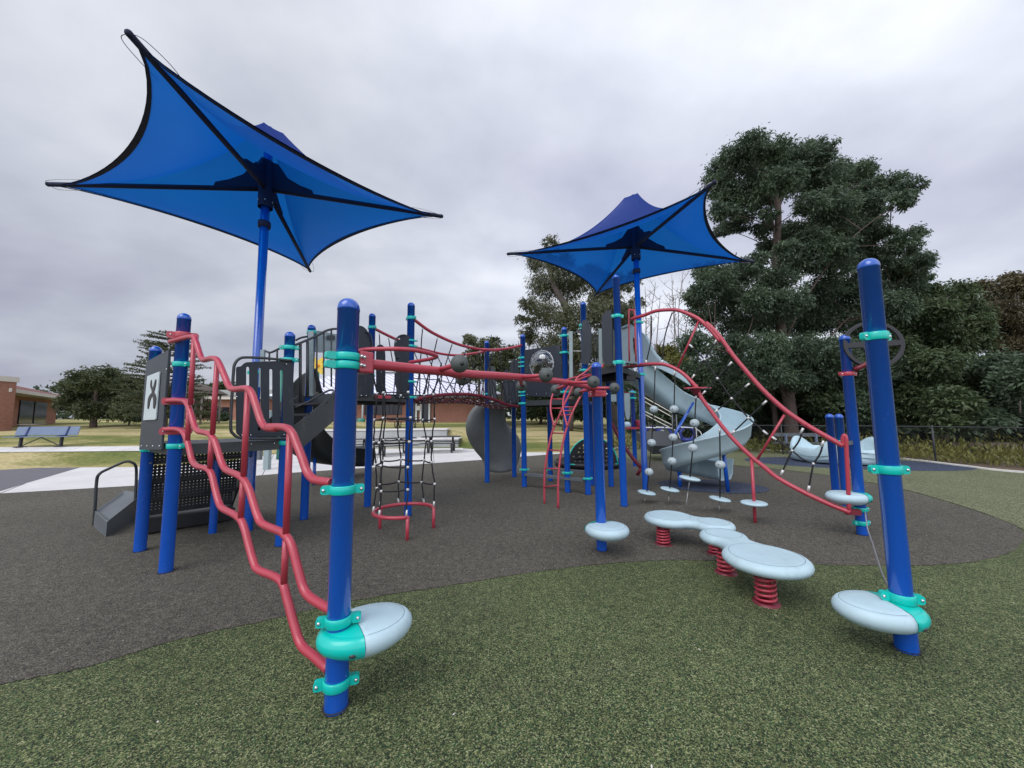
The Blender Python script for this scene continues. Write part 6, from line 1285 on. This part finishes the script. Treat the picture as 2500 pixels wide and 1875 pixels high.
# trees and shrubs behind the fence at right
right = [
 ('right_tree', 'dark layered tree right of the nearest right post', [(2205, 735, 35), (2260, 715, 28), (2240, 770, 45), (2290, 760, 40), (2330, 720, 38), (2360, 760, 40), (2200, 800, 45), (2300, 820, 50), (2250, 860, 50), (2360, 830, 45), (2190, 860, 40), (2390, 790, 30)], 19, 'leaf_mid', [(2300, 1060), (2300, 940), (2300, 800), (2310, 730)], 'tree'),
 ('right_tree', 'brownish open-crowned tree at the right edge', [(2400, 700, 22), (2440, 720, 28), (2480, 690, 30), (2520, 710, 35), (2420, 760, 38), (2470, 770, 45), (2530, 780, 45), (2440, 830, 45), (2500, 850, 50), (2560, 840, 50)], 21, 'leaf_brown', [(2480, 1060), (2480, 940), (2490, 820), (2480, 700)], 'tree'),
 ('undergrowth_shrub', 'bushy green shrub right behind the fence, right of the nearest right post', [(2230, 900, 45), (2290, 890, 45), (2340, 920, 45), (2250, 960, 45), (2320, 980, 45), (2200, 960, 35), (2380, 960, 40), (2230, 1010, 35), (2300, 1030, 35), (2370, 1020, 40)], 16, 'leaf_mid', [(2290, 1085), (2290, 950)], 'shrub'),
 ('undergrowth_shrub', 'dark shrub behind the fence at the right edge', [(2440, 900, 50), (2500, 930, 50), (2560, 900, 60), (2450, 980, 45), (2520, 1000, 50), (2420, 1030, 35), (2480, 1050, 35), (2570, 1040, 50)], 15, 'leaf_dark', [(2490, 1095), (2490, 960)], 'shrub'),
 ('undergrowth_shrub', 'dark shrub between the tall tree trunk and the wheel post', [(1990, 900, 50), (2060, 910, 50), (2120, 890, 45), (2000, 980, 45), (2080, 990, 45), (2150, 970, 45), (2170, 900, 40), (2030, 1040, 32), (2110, 1040, 32)], 18.5, 'leaf_dark', [(2070, 1075), (2070, 960)], 'shrub'),
 ('undergrowth_shrub', 'dark shrub left of the tall tree trunk', [(1700, 920, 50), (1770, 910, 50), (1840, 930, 50), (1720, 990, 45), (1800, 1000, 45), (1860, 1010, 40), (1680, 1040, 30), (1760, 1050, 28)], 20.5, 'leaf_dark', [(1780, 1072), (1780, 960)], 'shrub'),
 ('undergrowth_shrub', 'dark shrub behind the spiral slide', [(1540, 960, 45), (1590, 990, 45), (1640, 1000, 45), (1680, 960, 45), (1560, 1040, 28), (1630, 1050, 25)], 26, 'leaf_dark', [(1610, 1065), (1610, 980)], 'shrub'),
 ('right_tree', 'dark tree filling the gap behind the nearest right post', [(2140, 760, 40), (2180, 740, 30), (2120, 820, 45), (2180, 830, 45), (2130, 900, 50), (2200, 910, 45)], 21, 'leaf_dark', [(2150, 1065), (2150, 900), (2150, 760)], 'tree')]
for i, (n_, lab, lobes, Y, m_, trk, cat) in enumerate(right):
    tree(n_, lab, lobes, Y, m_, trk, .18 if cat == 'tree' else .06, .18, 1.0, 1.8, 2.4, .45, cat=cat, seed=40 + i, group='trees and shrubs behind the fence', limbs=cat == 'tree')
# left side vegetation
tree('round_tree', 'rounded dark green tree on the lawn beside the left brick building', [(175, 945, 28), (205, 930, 32), (240, 920, 32), (275, 925, 32), (310, 940, 30), (190, 975, 32), (235, 960, 38), (280, 965, 36), (325, 975, 28), (210, 1000, 26), (260, 1000, 30), (305, 1005, 26), (160, 990, 20)], 27, 'leaf_olive', [(228, 1040), (230, 1000), (235, 950)], .22, .20, .75, 1.8, 2.6, .5, 'bark_red', seed=60, limbs=False)
# larch with whorled twigs
lb = AT(402, 1035, 24); lb.z = H(lb.x, 24); tl = thing('larch_tree', 'spiky larch tree behind the two left deck posts', 'tree', lb); mb = MB(); topz = AT(402, 815, 24).z; mb.tube([lb - V(0, 0, .1), V(lb.x, lb.y, topz)], [.16, .02], 8); rr2 = random.Random(12); LV = []
for k in range(190):
    f = rr2.uniform(.12, 1); z = lb.z + (topz - lb.z) * f; a = rr2.uniform(0, 2 * PI); L = (2.2 * (1 - f) ** .32 + .5) * rr2.uniform(.7, 1.1) * (1.0 if f > .2 else .9); d = V(math.cos(a), math.sin(a), rr2.uniform(-.05, .3))
    s = V(lb.x, lb.y, z); e_ = s + d * L; mb.tube([s, s.lerp(e_, .5) - V(0, 0, .05), e_], [.022, .006], 5, 3); n = int(20 + 60 * L)
    for q in range(n): LV.append(tuple(s.lerp(e_, rr2.uniform(.12, 1.0)) + V(rr2.uniform(-.05, .05), rr2.uniform(-.05, .05), rr2.uniform(-.04, .06))))
mb.build('trunk', 'bark', tl); LP = np.array(LV); rg = np.random.default_rng(2); N = len(LP); d = rg.normal(size=(N, 3)); d[:, 2] += .5; d /= np.linalg.norm(d, axis=1)[:, None]; w = rg.normal(size=(N, 3)); w /= np.linalg.norm(w, axis=1)[:, None]; a_ = d * .10; b_ = w * .022
leaf_obj('crown', np.stack([LP - a_, LP + b_, LP + a_, LP - b_], axis=1).reshape(-1, 3), 'leaf_olive', tl)
for i, (lobes, Y, m_, lab) in enumerate((
    ([(365, 1010, 22), (385, 1005, 22), (350, 1015, 16)], 28, 'leaf_dark', 'dark clipped hedge bush right of the rounded tree'),
    ([(315, 1012, 20), (335, 1010, 20)], 29, 'leaf_dark', 'low dark bush between the rounded tree and the left post'),
    ([(450, 1000, 22), (475, 985, 24), (500, 1000, 24), (462, 970, 18)], 34, 'leaf_brown', 'brownish shrub bank seen left of the wavy rails'),
    ([(545, 1020, 14), (530, 1022, 12)], 38, 'leaf_dark', 'low dark bush in front of the distant annexe'))):
    tree('garden_bush', lab, lobes, Y, m_, [(lobes[0][0], 1034), (lobes[0][0], 1015)], .05, .22, 1.6, .8, 2.2, .3, cat='bush', seed=70 + i, limbs=False, group='bushes on the left lawn')
for i, (lobes, lab) in enumerate((([(475, 950, 16), (490, 962, 18), (460, 965, 18)], 'rounded distant tree above the brown bank'), ([(520, 950, 15), (545, 945, 18), (565, 955, 18), (535, 965, 15)], 'distant tree behind the annexe roof'))):
    tree('distant_tree', lab, lobes, 60, 'leaf_mid', [(lobes[0][0], 1020), (lobes[0][0], 960)], .2, .5, 1.2, 2, seed=80 + i, group='distant trees at left')
# far wooded horizon (one mass)
rg = np.random.default_rng(9); Cc, Rc, Nc = [], [], []
for px in range(-150, 1300, 22):
    top = 952 + 12 * math.sin(px * .013) + 8 * math.sin(px * .05) - (12 if px < 330 and px > 120 else 0)
    for py in range(int(top), 1030, 20): p = AT(px, py, 78 + rg.uniform(-4, 4)); Cc.append(tuple(p)); Rc.append(1.9); Nc.append(130)
for px in range(1240, 2750, 22):
    top = 935 if px < 1600 else 900
    for py in range(int(top), 1030 if px < 1600 else 1085, 24): Y_ = 48 if px < 1600 else 24; p = AT(px, py, Y_ + rg.uniform(-3, 3)); Cc.append(tuple(p)); Rc.append(1.3 if Y_ > 40 else .95); Nc.append(130)
o = leaf_obj('far_wood', leaves(Cc, Rc, Nc, .55, 1.7, .3, rg), 'leaf_dark', base=(0, 50, 0)); tag(o, 'dark mass of distant woodland along the horizon', 'woodland', kind='stuff')
# undergrowth beyond the fence: one ground-cover mass
rg = np.random.default_rng(11); P = []
for k in range(9000):
    t = rg.random(); s = rg.random(); a = fp[0].lerp(fp[-1], 0); i = rg.integers(0, len(fp) - 1); q = fp[i].lerp(fp[i + 1], t); n_ = V(q.x, q.y, 0).normalized(); w_ = q + n_ * (.25 + s * 5.5); P.append((w_.x, w_.y, .02 + (.18 + .75 * rg.random() * min(1, .3 + s)) * rg.random()))
P = np.array(P); N = len(P); d = rg.normal(size=(N, 3)) * .5; d[:, 2] += 1; d /= np.linalg.norm(d, axis=1)[:, None]; w = rg.normal(size=(N, 3)); w /= np.linalg.norm(w, axis=1)[:, None]; L = .12 + .2 * rg.random(N); a_ = d * L[:, None]; b_ = w * .035
o = leaf_obj('undergrowth', np.stack([P - a_ * .5, P + b_, P + a_ * .5, P - b_], axis=1).reshape(-1, 3), 'leaf_yellow', base=(12, 15, 0)); tag(o, 'yellow-green weeds and ground cover along the foot of the fence', 'undergrowth', kind='stuff')
rg = np.random.default_rng(21); n = 46; gx = rg.uniform(-6, 6, n); gy = rg.uniform(.9, 8, n); th = rg.uniform(0, 6.28, n); LQ = []
for x, y, t in zip(gx, gy, th):
    d = np.array([math.cos(t), math.sin(t), rg.uniform(-.15, .15)]); w = np.array([-math.sin(t), math.cos(t), rg.uniform(-.3, .3)]); L = rg.uniform(.006, .016); W_2 = rg.uniform(.002, .006); c = np.array([x, y, .017]); LQ += [c - d * L, c + w * W_2, c + d * L, c - w * W_2]
o = leaf_obj('leaf_bits', np.array(LQ), 'fascia', base=(0, 4, 0)); tag(o, 'tiny dry leaf bits blown across the rubber surface', 'leaf litter', kind='stuff')
bpy.context.view_layer.update()
